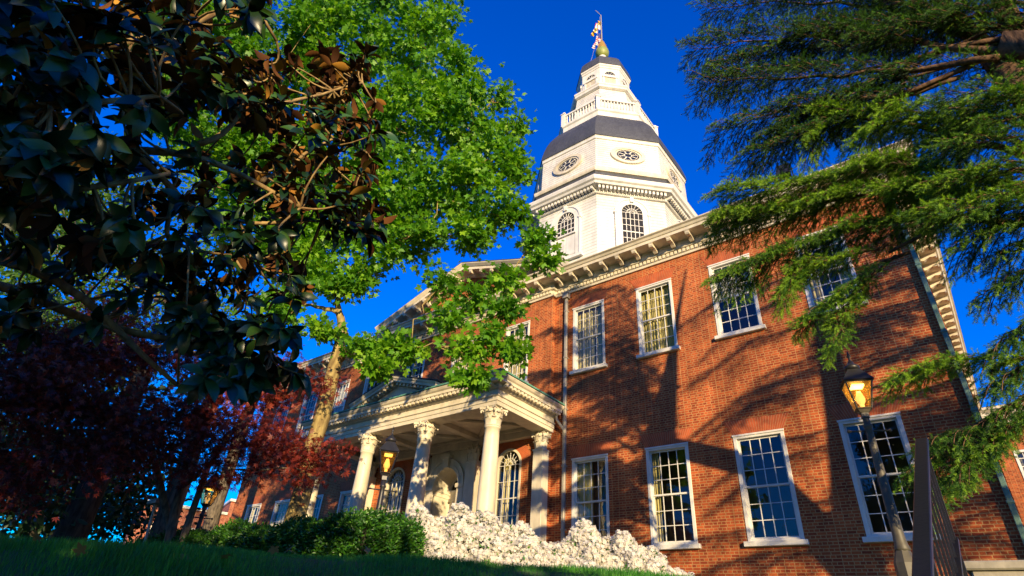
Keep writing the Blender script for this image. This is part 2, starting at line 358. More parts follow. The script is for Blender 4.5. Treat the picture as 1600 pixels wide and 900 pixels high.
def sash_window(x0, x1, z0, z1, y, cols=4, rows=6, cur='none', sill=True, lintel=True, shade=0.):
    fr = MB(); t = .10; d = .17
    fr.box(x0, x0+t, y-.02, y+d, z0, z1); fr.box(x1-t, x1, y-.02, y+d, z0, z1)
    fr.box(x0+t, x1-t, y-.018, y+d, z1-t, z1); fr.box(x0+t, x1-t, y-.018, y+d, z0, z0+.07)
    fr.box(x0-.02, x1+.02, y-.045, y-.0205, z1-.035, z1+.02)
    f = fr.build('window', M['white'], bld, bevel=.006)
    a, b, c, e = x0+t, x1-t, z0+.07, z1-t; mid = c+(e-c)/2
    sb = MB()
    for k, (q0, q1, yo) in enumerate(((mid-.02, e, y+.075), (c, mid+.02, y+.105))):
        sb.box(a, a+.05, yo, yo+.035, q0, q1); sb.box(b-.05, b, yo, yo+.035, q0, q1)
        sb.box(a+.05, b-.05, yo+.001, yo+.034, q0, q0+.05); sb.box(a+.05, b-.05, yo+.001, yo+.034, q1-.05, q1)
        A, B = a+.05, b-.05; Cc, D = q0+.05, q1-.05; r = rows//2
        for i in range(1, cols): x = A+(B-A)*i/cols; sb.box(x-.011, x+.011, yo+.004, yo+.03, Cc, D)
        for j in range(1, r): z = Cc+(D-Cc)*j/r; sb.box(A, B, yo+.006, yo+.028, z-.0105, z+.0105)
    sb.build('sash', M['white'], f)
    pn = MB()
    pn.quad((a+.04, y+.092, mid+.02), (b-.04, y+.092, mid+.02), (b-.04, y+.092, e-.04), (a+.04, y+.092, e-.04))
    pn.quad((a+.04, y+.122, c+.04), (b-.04, y+.122, c+.04), (b-.04, y+.122, mid-.02), (a+.04, y+.122, mid-.02))
    pn.build('pane', M['glass'], f)
    if cur != 'none':
        w = b-a
        spans = {'sides': [(0, .28), (.74, 1)], 'left': [(0, .5)], 'slim': [(0, .17)], 'wide': [(0, .62), (.7, 1)], 'full': [(0, 1)], 'blind': []}[cur]
        for s0, s1 in spans:
            cm = MB(); cm.smooth = True; n = max(8, int((s1-s0)*46)); vs = []; fs = []
            for i in range(n+1):
                xx = a+w*(s0+(s1-s0)*i/n); yy = y+.24+.03*math.sin(i*1.55)+.012*math.sin(i*.7)
                vs += [(xx, yy, z0-.1), (xx+.01*math.sin(i), yy+.01*math.cos(i*2), z1+.1)]
                if i: fs.append((2*i-2, 2*i, 2*i+1, 2*i-1))
            cm.add(vs, fs); cm.build('curtain', M['curtain'], f)
        if cur == 'blind':
            cm = MB(); zb = z0+(z1-z0)*shade
            n = int((z1-zb)/.06)
            for i in range(n): z = zb+i*.06; cm.add([(a, y+.26, z), (b, y+.26, z), (b, y+.225, z+.05), (a, y+.225, z+.05)], [(0, 1, 2, 3)])
            cm.build('window_blind', M['blind'], f)
    if sill:
        s = MB(); s.box(x0-.09, x1+.09, y-.13, y+.16, z0-.13, z0-.002); s.build('sill', M['white'], f, bevel=.01)
    if lintel:
        L = MB(); h = .46; ov = .23; n = 24; yy = y-.004
        L.mat = 1; L.quad((x0, yy, z1+.021), (x1, yy, z1+.021), (x1+ov, yy, z1+h), (x0-ov, yy, z1+h)); L.mat = 0
        for i in range(n):
            g = .08; u0, u1 = (i+g)/n, (i+1-g)/n
            bx = lambda u: x0+(x1-x0)*u; tx = lambda u: x0-ov+(x1-x0+2*ov)*u
            L.quad((bx(u0), yy-.004, z1+.024), (bx(u1), yy-.004, z1+.024), (tx(u1), yy-.004, z1+h-.004), (tx(u0), yy-.004, z1+h-.004))
        L.build('lintel', [M['gauged'], M['lintel_mortar']], f)
    return f
for (a, b), cl, cu in zip(right_w, ('left', 'slim', 'none', 'none'), ('wide', 'full', 'blind', 'sides')):
    sash_window(a, b, *ZL, YW, cur=cl); sash_window(a, b, *ZU, YW, cur=cu, shade=.5)
for (a, b), cl, cu in zip(left_w, ('full', 'sides', 'full', 'sides'), ('none', 'blind', 'none', 'none')):
    sash_window(a, b, *ZL, YW, cur=cl); sash_window(a, b, *ZU, YW, cur=cu, shade=.4)
for (a, b), cu in zip(pav_w, ('sides', 'full', 'full')): sash_window(a, b, 8.95, 11.75, YP, cur=cu)

def arched_window(cx, w, z0, zsp, y, parent, mp=None, rows=4, cols=4, trim=.14, deep=.12, hub=True, brickarch=True, curtain=True, name='arched_window'):
    """frame (arch and jambs), glazing bars, glass; mp places it (local x right, y in, z up)"""
    T = mp or Matrix.Identity(4); r = w/2
    fr = MB(); fr.M = T
    fr.box(cx-r, cx-r+trim*.6, y-.03, y+deep, z0, zsp); fr.box(cx+r-trim*.6, cx+r, y-.03, y+deep, z0, zsp)
    fr.ring(cx, zsp, r-trim*.6, r, y-.03, y+deep, n=20); fr.box(cx-r-.05, cx+r+.05, y-.1, y+deep, z0-.11, z0-.002)
    f = fr.build(name, M['cream'] if mp is None else M['board'], parent)
    sb = MB(); sb.M = T; ri = r-trim*.6; b = .011 if mp is None else .02; yo = y+deep*.45
    for i in range(1, cols):
        x = cx-ri+2*ri*i/cols; sb.box(x-b, x+b, yo, yo+.03, z0, zsp)
    for j in range(0, rows+1):
        z = z0+(zsp-z0)*j/rows; hb = b*(2 if j == rows//2 else 1); sb.box(cx-ri, cx+ri, yo+.002, yo+.028, z-hb, z+hb)
    rh = ri*.5
    sb.ring(cx, zsp, rh-b, rh+b, yo+.001, yo+.029, n=14); sb.ring(cx, zsp, ri*.24-b, ri*.24+b, yo+.001, yo+.029, n=10)
    for k in range(1, 8):
        a = math.pi*k/8; c, s = math.cos(a), math.sin(a); i0 = ri*.24
        sb.tube([(cx+i0*c, yo+.015, zsp+i0*s), (cx+ri*c, yo+.015, zsp+ri*s)], b, 4)
    sb.build('glazing_bars', M['white'], f)
    pn = MB(); pn.M = T; yy = yo+.034
    pn.poly([(cx-ri, yy, z0), (cx+ri, yy, z0)]+[(cx+ri*math.cos(math.pi*i/16), yy, zsp+ri*math.sin(math.pi*i/16)) for i in range(17)]); pn.build('pane', M['glass'], f)
    if brickarch:
        L = MB(); n = 40
        for i in range(n):
            a0 = math.pi*(i+.07)/n; a1 = math.pi*(i+.93)/n; q0, q1 = r+.01, r+.40
            L.quad((cx+q0*math.cos(a0), y-.007, zsp+q0*math.sin(a0)), (cx+q1*math.cos(a0), y-.007, zsp+q1*math.sin(a0)), (cx+q1*math.cos(a1), y-.007, zsp+q1*math.sin(a1)), (cx+q0*math.cos(a1), y-.007, zsp+q0*math.sin(a1)))
        L.mat = 1
        for i in range(n):
            a0 = math.pi*i/n; a1 = math.pi*(i+1)/n; q0, q1 = r+.0, r+.405
            L.quad((cx+q0*math.cos(a0), y-.004, zsp+q0*math.sin(a0)), (cx+q1*math.cos(a0), y-.004, zsp+q1*math.sin(a0)), (cx+q1*math.cos(a1), y-.004, zsp+q1*math.sin(a1)), (cx+q0*math.cos(a1), y-.004, zsp+q0*math.sin(a1)))
        L.build('brick_arch', [M['gauged'], M['lintel_mortar']], f)
    if curtain:
        for s0, s1 in ((0, .36), (.7, 1)):
            cm = MB(); cm.smooth = True; n = 14; vs = []; fs = []
            for i in range(n+1):
                xx = cx-ri+2*ri*(s0+(s1-s0)*i/n); yy = y+.36+.03*math.sin(i*1.6)
                vs += [(xx, yy, z0-.1), (xx, yy, zsp+r)]
                if i: fs.append((2*i-2, 2*i, 2*i+1, 2*i-1))
            cm.add(vs, fs); cm.build('curtain', M['curtain'], f)
    return f
for c in ARC: arched_window(c, AW, AB, ASP, YP, bld)

# doorway: panelled recess, surround, fanlight
sr = MB(); r = DOOR_R
sr.ring(AX, DSP, r, r+.30, YP-.10, YP+.02, n=24); sr.ring(AX, DSP, r+.30, r+.36, YP-.15, YP+.02, n=24); sr.ring(AX, DSP, r+.10, r+.15, YP-.125, YP-.1, n=24)
for s in (-1, 1):
    x = sorted((AX+s*r, AX+s*(r+.34))); sr.box(x[0], x[1], YP-.10, YP+.02, ZD, DSP-.16); sr.box(x[0]-.04, x[1]+.04, YP-.17, YP+.02, DSP-.16, DSP-.002)
    x = sorted((AX+s*1.16, AX+s*1.75)); sr.box(x[0], x[1], YP-.22, YP+.02, ZD, 6.02)
    x = sorted((AX+s*1.06, AX+s*1.14)); sr.box(x[0], x[1], YP-.05, YP+.02, ZD, 6.5)
sr.box(AX-.16, AX+.16, YP-.24, YP-.02, DSP+r-.02, DSP+r+.5); sr.box(AX-.24, AX+.24, YP-.28, YP-.02, DSP+r+.36, DSP+r+.52)
n = 16
P = [(AX-(r+.355)*math.cos(math.pi*i/n), DSP+(r+.355)*math.sin(math.pi*i/n)) for i in range(n+1)]
for i in range(n):
    sr.quad((P[i][0], YP-.04, P[i][1]), (P[i+1][0], YP-.04, P[i+1][1]), (P[i+1][0], YP-.04, 6.6), (P[i][0], YP-.04, 6.6))
surround = sr.build('door_surround', M['cream'], bld)
rv = MB(); dd = .97
for s in (-1, 1): rv.box(*sorted((AX+s*r, AX+s*(r+.04))), YP-.02, YP+dd, ZD, DSP)
rv.ring(AX, DSP, r, r+.04, YP-.02, YP+dd, n=20)
for s in (-1, 1):
    for z in (DSP-.14, DSP-.32): rv.box(*sorted((AX+s*(r-.03), AX+s*r)), YP+.0, YP+dd-.03, z, z+.06)
    for z in (1.5, 3.2): rv.box(*sorted((AX+s*(r-.02), AX+s*r)), YP+.15, YP+dd-.15, z, z+1.45)
rv.build('door_reveal', M['cream'], surround)
dr = MB(); yd = YP+dd-.04
dr.box(AX-r, AX+r, yd, yd+.06, ZD, DSP-.42); dr.box(AX-r, AX+r, yd-.1, yd+.06, DSP-.42, DSP-.26); dr.box(AX-r, AX+r, yd-.04, yd+.06, DSP-.26, DSP-.0)
for s in (-1, 1):
    for z0_, z1_ in ((1.5, 2.7), (2.85, 3.9), (4.05, 4.6)): dr.box(*sorted((AX+s*.07, AX+s*.55)), yd-.025, yd, z0_, z1_)
dr.build('door', M['cream'], surround)
fl = MB()
fl.ring(AX, DSP, r-.05, r, yd-.03, yd+.03, n=20); fl.ring(AX, DSP, .30, .33, yd-.02, yd+.02, n=16); fl.box(AX-r, AX+r, yd-.031, yd+.032, DSP, DSP+.05)
for k in range(1, 6): a = math.pi*k/6; fl.tube([(AX, yd, DSP+.04), (AX+(r-.03)*math.cos(a), yd, DSP+(r-.03)*math.sin(a))], .014, 4)
fl.build('fanlight', M['white'], surround)
pn = MB(); pn.poly([(AX+(r-.02)*math.cos(math.pi*i/16), yd+.035, DSP+.03+(r-.04)*math.sin(math.pi*i/16)) for i in range(17)]); pn.build('pane', M['glass'], surround)

# main cornice
P = lambda a, b, w: (a, b, w)
path = [(XL, 41), (XL, YW), (AX-PC, YW), (AX-PC, YP), (AX+PC, YP), (AX+PC, YW), (XR, YW), (XR, 41)]
path = path[::-1]
# outward normal must be to the right of travel
path = [p for p in path]
prof = [(0, 12.60), (.07, 12.60), (.09, 12.68), (.05, 12.69), (.05, 12.86), (.15, 12.88), (.17, 12.93), (.17, 13.16), (.72, 13.16), (.72, 13.28), (.76, 13.30), (.80, 13.38), (.87, 13.42), (.87, 13.46), (0, 13.50)]
def outw(prof, s): return [(s*o, w) for o, w in prof]
cm = MB(); cm.sweep(path[::-1], prof, P)
def seg_boxes(m, a, b, step, fn, inset=0.):
    a = np.array(a, float); b = np.array(b, float); L = np.linalg.norm(b-a)-2*inset; n = max(1, int(round(L/step))); t = (b-a)/np.linalg.norm(b-a); nn = np.array([t[1], -t[0]])
    for i in range(n):
        c = a+t*(inset+L*(i+.5)/n); fn(c, t, nn)
fwd = path[::-1]
sgn = 1.
def obox(m, c, t, nn, hw, o0, o1, z0, z1):
    A = c-t*hw+nn*o0; B = c+t*hw+nn*o0; Cc = c+t*hw+nn*o1; D = c-t*hw+nn*o1
    m.add([(*A, z0), (*B, z0), (*Cc, z0), (*D, z0), (*A, z1), (*B, z1), (*Cc, z1), (*D, z1)], [(0,3,2,1),(4,5,6,7),(0,1,5,4),(1,2,6,5),(2,3,7,6),(3,0,4,7)])
segs = [(fwd[i], fwd[i+1]) for i in range(len(fwd)-1)]
for a, b in segs:
    if math.dist(a, b) > 1: seg_boxes(cm, a, b, .16, lambda c, t, nn: obox(cm, c, t, nn, .045, .052, .125, 12.72, 12.855))
cor = cm.build('cornice', M['cream'], bld)
def modillion_mesh(w=.15, d=.52, h=.20):
    m = MB(); pr = [(0, 0), (.02, -.9*h), (.10, -h), (.18, -.75*h), (.30, -.5*h), (.40, -.62*h), (.48, -.6*h), (d, -.35*h), (d, 0)]
    n = len(pr)
    m.add([(-w/2, -o, z) for o, z in pr]+[(w/2, -o, z) for o, z in pr], [tuple(range(n)), tuple(range(2*n-1, n-1, -1))]+[(i, i+n, (i+1) % n+n, (i+1) % n) for i in range(n)])
    m.box(-w/2-.02, w/2+.02, -d-.015, 0, .0, .028)
    return m
mod0 = modillion_mesh().build('modillion', M['cream'], cor)
mod0.matrix_basis = Matrix.Identity(4)
first = [True]
def put_mod(c, t, nn, z=13.13, out=.17):
    p = c+nn*out; ang = math.atan2(nn[1], nn[0])+math.pi/2
    Mx = Matrix.Translation((p[0], p[1], z)) @ Matrix.Rotation(ang, 4, 'Z')
    if first[0]: mod0.matrix_basis = Mx; first[0] = False; return
    o = mod0.copy(); C.objects.link(o); o.parent = cor; o.matrix_parent_inverse = wm(cor).inverted(); o.matrix_basis = Mx
for a, b in segs[1:-1]:
    if math.dist(a, b) > 1: seg_boxes(None, a, b, .72, put_mod, .1)
a, b = segs[-1]; seg_boxes(None, a, (a[0], 38), .72, put_mod, .1)

# roofs
m = MB()
e = .8
A = [(XL-e, YW-e, 13.49), (XR+e, YW-e, 13.49), (XR+e, 41.8, 13.49), (XL-e, 41.8, 13.49)]; ra, rb = (XL+11, 29, 17.2), (XR-11, 29, 17.2)
m.quad(A[0], A[1], rb, ra); m.quad(A[2], A[3], ra, rb); m.poly([A[1], A[2], rb]); m.poly([A[3], A[0], ra])
m.build('roof', M['slate'], bld)
# pavilion pediment
AZ = 15.32
m = MB(); m.poly([(AX-PC-.2, YP+.02, 13.4), (AX+PC+.2, YP+.02, 13.4), (AX, YP+.02, AZ+.2)]); tym = m.build('pediment_wall', M['brick'], bld)
m = MB()
rp = [(AX-PC-.87, 13.42), (AX, AZ), (AX+PC+.87, 13.42)][::-1]
rprof = [(0, 0), (0, .18), (.06, .2), (.10, .2), (.10, .72), (.22, .72), (.25, .76), (.36, .86), (.40, .87), (.43, 0)]
m.sweep(rp, [(o, w) for o, w in rprof], lambda a, b, w: (a, YP-w, b))
rk = m.build('pediment_cornice', M['cream'], bld)
for s in (-1, 1):
    ang = math.atan2(AZ-13.42, PC+.87); L = math.hypot(AZ-13.42, PC+.87)
    for i in range(8):
        u = (i+.8)/8.6; x = AX+s*(PC+.87)*(1-u); z = 13.42+(AZ-13.42)*u+.07
        o = mod0.copy(); C.objects.link(o); o.parent = rk; o.matrix_parent_inverse = wm(rk).inverted()
        o.matrix_basis = Matrix.Translation((x, YP-.19, z)) @ Matrix.Rotation(s*ang, 4, 'Y')
m = MB(); zr = AZ+.44
m.quad((AX-PC-.95, YP-.84, 13.86), (AX, YP-.84, zr+.05), (AX, 28, zr+.05), (AX-PC-.95, 28, 13.86)); m.quad((AX+PC+.95, YP-.84, 13.86), (AX, YP-.84, zr+.05), (AX, 28, zr+.05), (AX+PC+.95, 28, 13.86))
m.build('roof', M['slate'], bld)

# downpipes
def downpipe(x, y, z0, z1, mat, head=True):
    m = MB(); m.box(x-.055, x+.055, y-.16, y-.05, z0, z1)
    if head: m.box(x-.13, x+.13, y-.24, y-.02, z1-.02, z1+.22); m.box(x-.15, x+.15, y-.26, y-.01, z1+.2, z1+.26)
    z = z0+.8
    while z < z1: m.box(x-.075, x+.075, y-.175, y-.001, z, z+.06); z += 2.1
    m.build('downpipe', mat, bld, bevel=.01)
downpipe(-11.30, YW, BASE, 12.35, M['pipe']); downpipe(.42, YW, BASE, 12.3, M['pipe_green'], False)
downpipe(mirror(-11.30), YW, BASE, 12.35, M['pipe'])

# ------------------------------------------------------------------ portico
YC = 13.68; COLX = [AX-4.83, AX-1.61, AX+1.61, AX+4.83]; ZF = 1.55; ZC = 6.02; ZE = 6.66
def capital(m, r, h, z, sq=False):
    m.smooth = True
    m.lathe([(r*1.08, z), (r*1.12, z+.03), (r*1.0, z+.05), (r*.98, z+.3*h), (r*1.12, z+.7*h), (r*1.3, z+.86*h)], 20)
    for row, (n, z0, hh, ro) in enumerate(((8, .05, .40, 1.04), (8, .30, .42, 1.10))):
        for k in range(n):
            a = 2*math.pi*(k+.5*row)/n; c, s = math.cos(a), math.sin(a); w = r*.36
            prof = [(ro, 0, 1), (ro+.06, .45, 1.05), (ro+.16, .8, .95), (ro+.38, 1.0, .8), (ro+.46, .86, .5)]
            vs = []; fs = []
            for i, (q, u, ww) in enumerate(prof):
                for side in (-1, 0, 1):
                    q2 = q*r*(1 if side == 0 else .95); vs.append((q2*c-side*w*ww*s, q2*s+side*w*ww*c, z+z0*h+u*hh*h))
                if i:
                    b = 3*i; fs += [(b-3, b-2, b+1, b), (b-2, b-1, b+2, b+1)]
            m.add(vs, fs)
    for k in range(4):        # corner volutes
        a = math.pi/4+k*math.pi/2; c, s = math.cos(a), math.sin(a)
        pts = [(r*q*c, r*q*s, z+u*h) for q, u in ((1.05, .5), (1.25, .72), (1.5, .86), (1.68, .80), (1.66, .70), (1.56, .70))]
        m.tube(pts, [r*.10, r*.11, r*.13, r*.14, r*.12, r*.08], 6)
    for k in range(4):
        a = k*math.pi/2; c, s = math.cos(a), math.sin(a)
        for sd in (-1, 1):
            pts = [(r*(q*c-sd*l*s), r*(q*s+sd*l*c), z+u*h) for q, l, u in ((1.1, .45, .55), (1.22, .3, .78), (1.28, .12, .82), (1.26, .1, .72))]
            m.tube(pts, r*.07, 5)
        m.tube([(r*1.12*c, r*1.12*s, z+.9*h), (r*1.4*c, r*1.4*s, z+.92*h)], [r*.2, r*.16], 6)
    m.smooth = False
    vs = []; A = r*1.62       # abacus with concave sides
    for k in range(4):
        for u in (-.5, -.42, -.2, 0, .2, .42, .5):
            d = 1-.22*(1-(2*u)**2); a = k*math.pi/2; x, y = A*d*.82, A*2*u*.82
            vs.append((x*math.cos(a)-y*math.sin(a), x*math.sin(a)+y*math.cos(a)))
    n = len(vs); m.add([(*v, z+.88*h) for v in vs]+[(*v, z+h) for v in vs], [tuple(range(n))[::-1], tuple(range(n, 2*n))]+[(i, (i+1) % n, (i+1) % n+n, i+n) for i in range(n)])
def column():
    e = bpy.data.objects.new('column', None); C.objects.link(e)
    m = MB(); m.smooth = True; H = ZC-ZF
    m.lathe([(.29-.05*max(0, (t-.33)/.67)**1.6, t*H) for t in np.linspace(0.06, .985, 14)]+[(.27, H*.987), (.27, H)], 32)
    m.build('shaft', M['cream'], e)
    m = MB(); m.smooth = True; m.lathe([(.44, .1), (.46, .14), (.44, .18), (.37, .2), (.36, .24), (.40, .26), (.41, .29), (.36, .32)], 28); m.smooth = False; m.box(-.47, .47, -.47, .47, 0, .1)
    m.build('column_base', M['cream'], e)
    m = MB(); capital(m, .255, ZE-ZC, H); m.build('capital', M['cream'], e)
    return e
col0 = column()
def ctree(o, parent, mat):
    c = o.copy(); C.objects.link(c); c.parent = parent; c.matrix_parent_inverse = wm(parent).inverted(); c.matrix_basis = mat
    for ch in o.children: d = ch.copy(); C.objects.link(d); d.parent = c
    return c
for i, x in enumerate(COLX):
    if i == 0: par(col0, bld); col0.matrix_basis = Matrix.Translation((x, YC, ZF)); 
    else: ctree(col0, bld, Matrix.Translation((x, YC, ZF)))
# square piers against the wall
def pier(x, w, d, ztop, full=True):
    m = MB(); m.box(x-w/2, x+w/2, YP-d, YP+.01, ZF, ztop); m.box(x-w/2-.05, x+w/2+.05, YP-d-.05, YP+.01, ZF, ZF+.25); m.box(x-w/2-.02, x+w/2+.02, YP-d-.02, YP+.01, ztop-.06, ztop)
    f = m.build('pilaster', M['cream'], bld, bevel=.008)
    q = MB(); q.M = Matrix.Translation((x, YP-d*.55, 0)) @ Matrix.Diagonal((w/.52, d/.52, 1, 1)); capital(q, .26, ZE-ztop, ztop)
    q.build('capital', M['cream'], f)
for s in (-1, 1): pier(AX+s*4.80, .44, .36, ZC); pier(AX+s*1.47, .5, .26, ZC)
# entablature
HX = 5.2; YF = YC-.30
pth = [(AX-HX, YP), (AX-HX, YF), (AX+HX, YF), (AX+HX, YP)]
ep = [(-.62, ZE), (0, ZE), (0, 6.80), (.03, 6.80), (.03, 6.94), (.08, 6.96), (.08, 7.0), (.03, 7.01), (.03, 7.18), (.10, 7.20), (.14, 7.24), (.14, 7.34), (.36, 7.35), (.36, 7.45), (.42, 7.49), (.47, 7.56), (.47, 7.58), (-.62, 7.60)]
m = MB(); m.sweep(pth, ep, P)
for a, b in zip(pth, pth[1:]): seg_boxes(m, a, b, .21, lambda c, t, nn: obox(m, c, t, nn, .06, .142, .33, 7.25, 7.345), .0)
ent = m.build('entablature', M['cream'], bld)
m = MB(); m.quad((AX-HX+.5, YF+.5, 6.97), (AX+HX-.5, YF+.5, 6.97), (AX+HX-.5, YP, 6.97), (AX-HX+.5, YP, 6.97))
for x in [AX-HX+.62]+COLX[1:3]+[AX+HX-.62]:
    if x in COLX: m.box(x-.16, x+.16, YF+.6, YP-.2, 6.80, 6.965)
m.box(AX-HX+.6, AX+HX-.6, YP-.22, YP+.0, 6.60, 6.962)
bays = [(AX-HX+.62, COLX[1]-.16), (COLX[1]+.16, COLX[2]-.16), (COLX[2]+.16, AX+HX-.62)]
for x0, x1 in bays:
    y0, y1 = YF+.62, YP-.22
    for (p, q) in (((x0, y0), (x1, y1)), ((x0, y1), (x1, y0))):
        p = np.array(p); q = np.array(q); t = (q-p)/np.linalg.norm(q-p); nn = np.array([t[1], -t[0]]); dz = 0 if p[1] < q[1] else .004
        obox(m, (p+q)/2, t, nn, np.linalg.norm(q-p)/2, -.07, .07, 6.90+dz, 6.966-dz)
        obox(m, (p+q)/2, t, nn, np.linalg.norm(q-p)/2, -.03, .03, 6.875+dz, 6.9-dz)
    m.box(x0, x1, y0, y0+.06, 6.85, 6.96); m.box(x0, x1, y1-.06, y1, 6.85, 6.96)
m.build('portico_ceiling', M['cream'], bld)
m = MB(); m.box(AX-HX-.50, AX+HX+.50, YF-.50, YP+.0, 7.605, 7.66); m.build('portico_roof', M['copper'], bld)
# floor, steps
m = MB(); m.box(AX-HX-.2, AX+HX+.2, YF-.6, YP, .3, ZF)
for i in range(4): m.box(AX-2.2, AX+2.2, YF-.6-.32*(i+1), YF-.6-.32*i, .3, ZF-.17*(i+1))
m.build('portico_floor', M['stone'], bld)
# small pediment over the middle bay
m = MB(); hw = 2.0; zb = 7.665; za = 8.38; yf = YF-.36
m.poly([(AX-hw, yf+.35, zb), (AX+hw, yf+.35, zb), (AX, yf+.35, za)])
m.sweep([(AX+hw+.45, zb), (AX, za), (AX-hw-.45, zb)], [(0, -.4), (0, .0), (.05, .02), (.05, .28), (.14, .29), (.17, .33), (.24, .36), (.26, -.4)], lambda a, b, w: (a, yf+.3-w, b))
for s in (-1, 1):
    ang = math.atan2(za-zb, hw+.45)
    for i in range(11):
        u = (i+.8)/11.6; x = AX+s*(hw+.45)*(1-u); z = zb+(za-zb)*u
        m.M = Matrix.Translation((x, yf+.29, z)) @ Matrix.Rotation(s*ang, 4, 'Y'); m.box(-.05, .05, -.20, 0, -.05, .045)
m.M = Matrix.Identity(4)
pp = m.build('portico_pediment', M['cream'], bld)
m = MB(); m.sweep([(AX+hw+.5, zb+.0), (AX, za+.0), (AX-hw-.5, zb+.0)], [(.262, .37), (.285, .37), (.285, -3.2), (.262, -3.2)], lambda a, b, w: (a, yf+.3-w, b)); m.build('pediment_roof', M['slate'], pp)
# rainwater elbow at the portico
m = MB(); m.tube([(AX+HX+.2, YP-.12, 7.3), (AX+HX+.2, YP-.1, 7.1), (-11.32, YW-.12, 6.72)], .05, 8); m.build('rainwater_elbow', M['pipe'], bld)

# ------------------------------------------------------------------ dome tower
YD = 30.79; TX = AX-.08
def octM(k, ap):         # frame of face k: local x along the face, y inwards, z up, origin on the face at height 0
    a = -math.pi/2+k*math.pi/4
    return Matrix.Translation((TX+ap*math.cos(a), YD+ap*math.sin(a), 0)) @ Matrix.Rotation(a+math.pi/2, 4, 'Z')
K8 = 1/math.cos(math.pi/8)
def octo(m, prof): m.lathe([(r*K8, z) for r, z in prof], 8, TX, YD, math.pi/8)
def boards(ap0, z0, ap1, z1, n):
    out = []
    for i in range(n):
        t0, t1 = i/n, (i+1)/n; a0 = ap0+(ap1-ap0)*t0; a1 = ap0+(ap1-ap0)*t1
        out += [(a0+.016, z0+(z1-z0)*t0), (a1, z0+(z1-z0)*t1-.002)]
    return out
m = MB(); octo(m, boards(5.72, 14.5, 5.70, 26.1, 46)); drum = m.build('drum', M['board'], bld)
m = MB()
octo(m, [(5.7, 26.0), (5.86, 26.02), (5.86, 26.12), (5.80, 26.14), (5.80, 26.42), (6.35, 26.46), (6.42, 26.6), (6.55, 26.68), (6.62, 26.86), (6.62, 26.95), (6.2, 27.05)])
for k in range(8):
    m.M = octM(k, 5.80); hw = 5.80*math.tan(math.pi/8)
    for i in range(18):
        x = -hw+2*hw*(i+.5)/18; m.box(x-.075, x+.075, -.42, .05, 26.2, 26.44)
    for i in range(36):
        x = -hw+2*hw*(i+.5)/36; m.box(x-.04, x+.04, -.10, .05, 26.06, 26.17)
m.M = Matrix.Identity(4)
m.build('drum_cornice', M['board'], drum)
m = MB(); octo(m, [(6.0, 27.78), (6.16, 27.82), (6.22, 27.95), (6.22, 28.12), (6.0, 28.25), (5.9, 28.4), (5.7, 28.42)]); m.build('drum_ledge', M['cream'], drum)
m = MB(); octo(m, [(6.56, 26.96), (6.5, 27.08), (6.12, 27.3), (6.05, 27.8), (5.8, 27.81)]); m.build('ledge_roof_band', M['slate'], drum)  # sloping cover with a dark upright band below the cream ledge
m = MB(); octo(m, boards(5.66, 28.3, 5.62, 31.45, 15)+[(5.66, 31.45), (5.70, 31.48), (5.70, 31.68), (5.74, 31.74), (5.5, 31.75)]); up = m.build('upper_drum', M['board'], bld)
for k in range(-2, 3):          # arched windows on the lower drum (faces in view)
    T = octM(k, 5.745)
    w = MB(); w.M = T; rr = .82
    zs, zb_ = 24.66, (21.5 if k != 0 else 23.45)
    w.ring(0, zs, rr-.05, rr+.26, -.10, .1, n=22); w.ring(0, zs, rr+.26, rr+.36, -.15, .1, n=22)
    for s in (-1, 1):
        w.box(*sorted((s*(rr-.05), s*(rr+.26))), -.10, .1, 21.5, zs-.002); w.box(*sorted((s*(rr+.26), s*(rr+.36))), -.15, .1, 21.5, zs-.002)
        w.box(*sorted((s*(rr+.22), s*(rr+.42))), -.18, .1, zs-.16, zs-.003)
    w.box(-.12, .12, -.22, .1, zs+rr+.03, zs+rr+.46); w.box(-rr-.5, rr+.5, -.22, .1, 21.3, 21.498)
    if k == 0:
        w.box(-rr+.05, rr-.05, -.05, .1, 21.5, 23.448)
        for s in (-1, 1): w.box(*sorted((s*.05, s*(rr-.1))), -.075, -.05, 21.7, 23.25)
    w.build('window_surround', M['board'], drum)
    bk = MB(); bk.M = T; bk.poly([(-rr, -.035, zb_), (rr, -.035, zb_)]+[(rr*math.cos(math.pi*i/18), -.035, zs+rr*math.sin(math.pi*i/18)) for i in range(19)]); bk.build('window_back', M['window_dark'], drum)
    arched_window(0, 2*(rr-.05), zb_, zs, -.08, drum, T, rows=(6 if k != 0 else 3), cols=5, trim=.12, deep=.04, brickarch=False, curtain=False, name='drum_window')
    T = octM(k, 5.68); z = 30.05
    w = MB(); w.M = T
    w.ring(0, z, 1.0, 1.28, -.12, .12, 0, 2*math.pi, 32, 1, .60); w.ring(0, z, .84, 1.0, -.06, .12, 0, 2*math.pi, 32, 1, .60)
    ow = w.build('oval_window', M['cream'], up)
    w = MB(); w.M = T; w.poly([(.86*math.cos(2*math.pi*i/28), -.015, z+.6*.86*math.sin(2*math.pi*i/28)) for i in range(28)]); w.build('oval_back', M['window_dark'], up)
    w = MB(); w.M = T; w.poly([(.86*math.cos(2*math.pi*i/28), -.022, z+.6*.86*math.sin(2*math.pi*i/28)) for i in range(28)]); w.build('oval_pane', M['glass'], up)
    w = MB(); w.M = T; w.ring(0, z, .26, .30, -.055, -.025, 0, 2*math.pi, 20, 1, .6)
    for i in range(8):
        a = 2*math.pi*(i+.5)/8; c, s = math.cos(a), .6*math.sin(a); w.tube([(.29*c, -.04, z+.29*s), (.86*c, -.04, z+.86*s)], .02, 4)
        a2 = 2*math.pi*i/8; w.ring(.5*math.cos(a2), z+.3*math.sin(a2), .22, .25, -.054, -.026, 0, 2*math.pi, 10, 1, .6)
    w.build('oval_glazing_bars', M['white'], up)
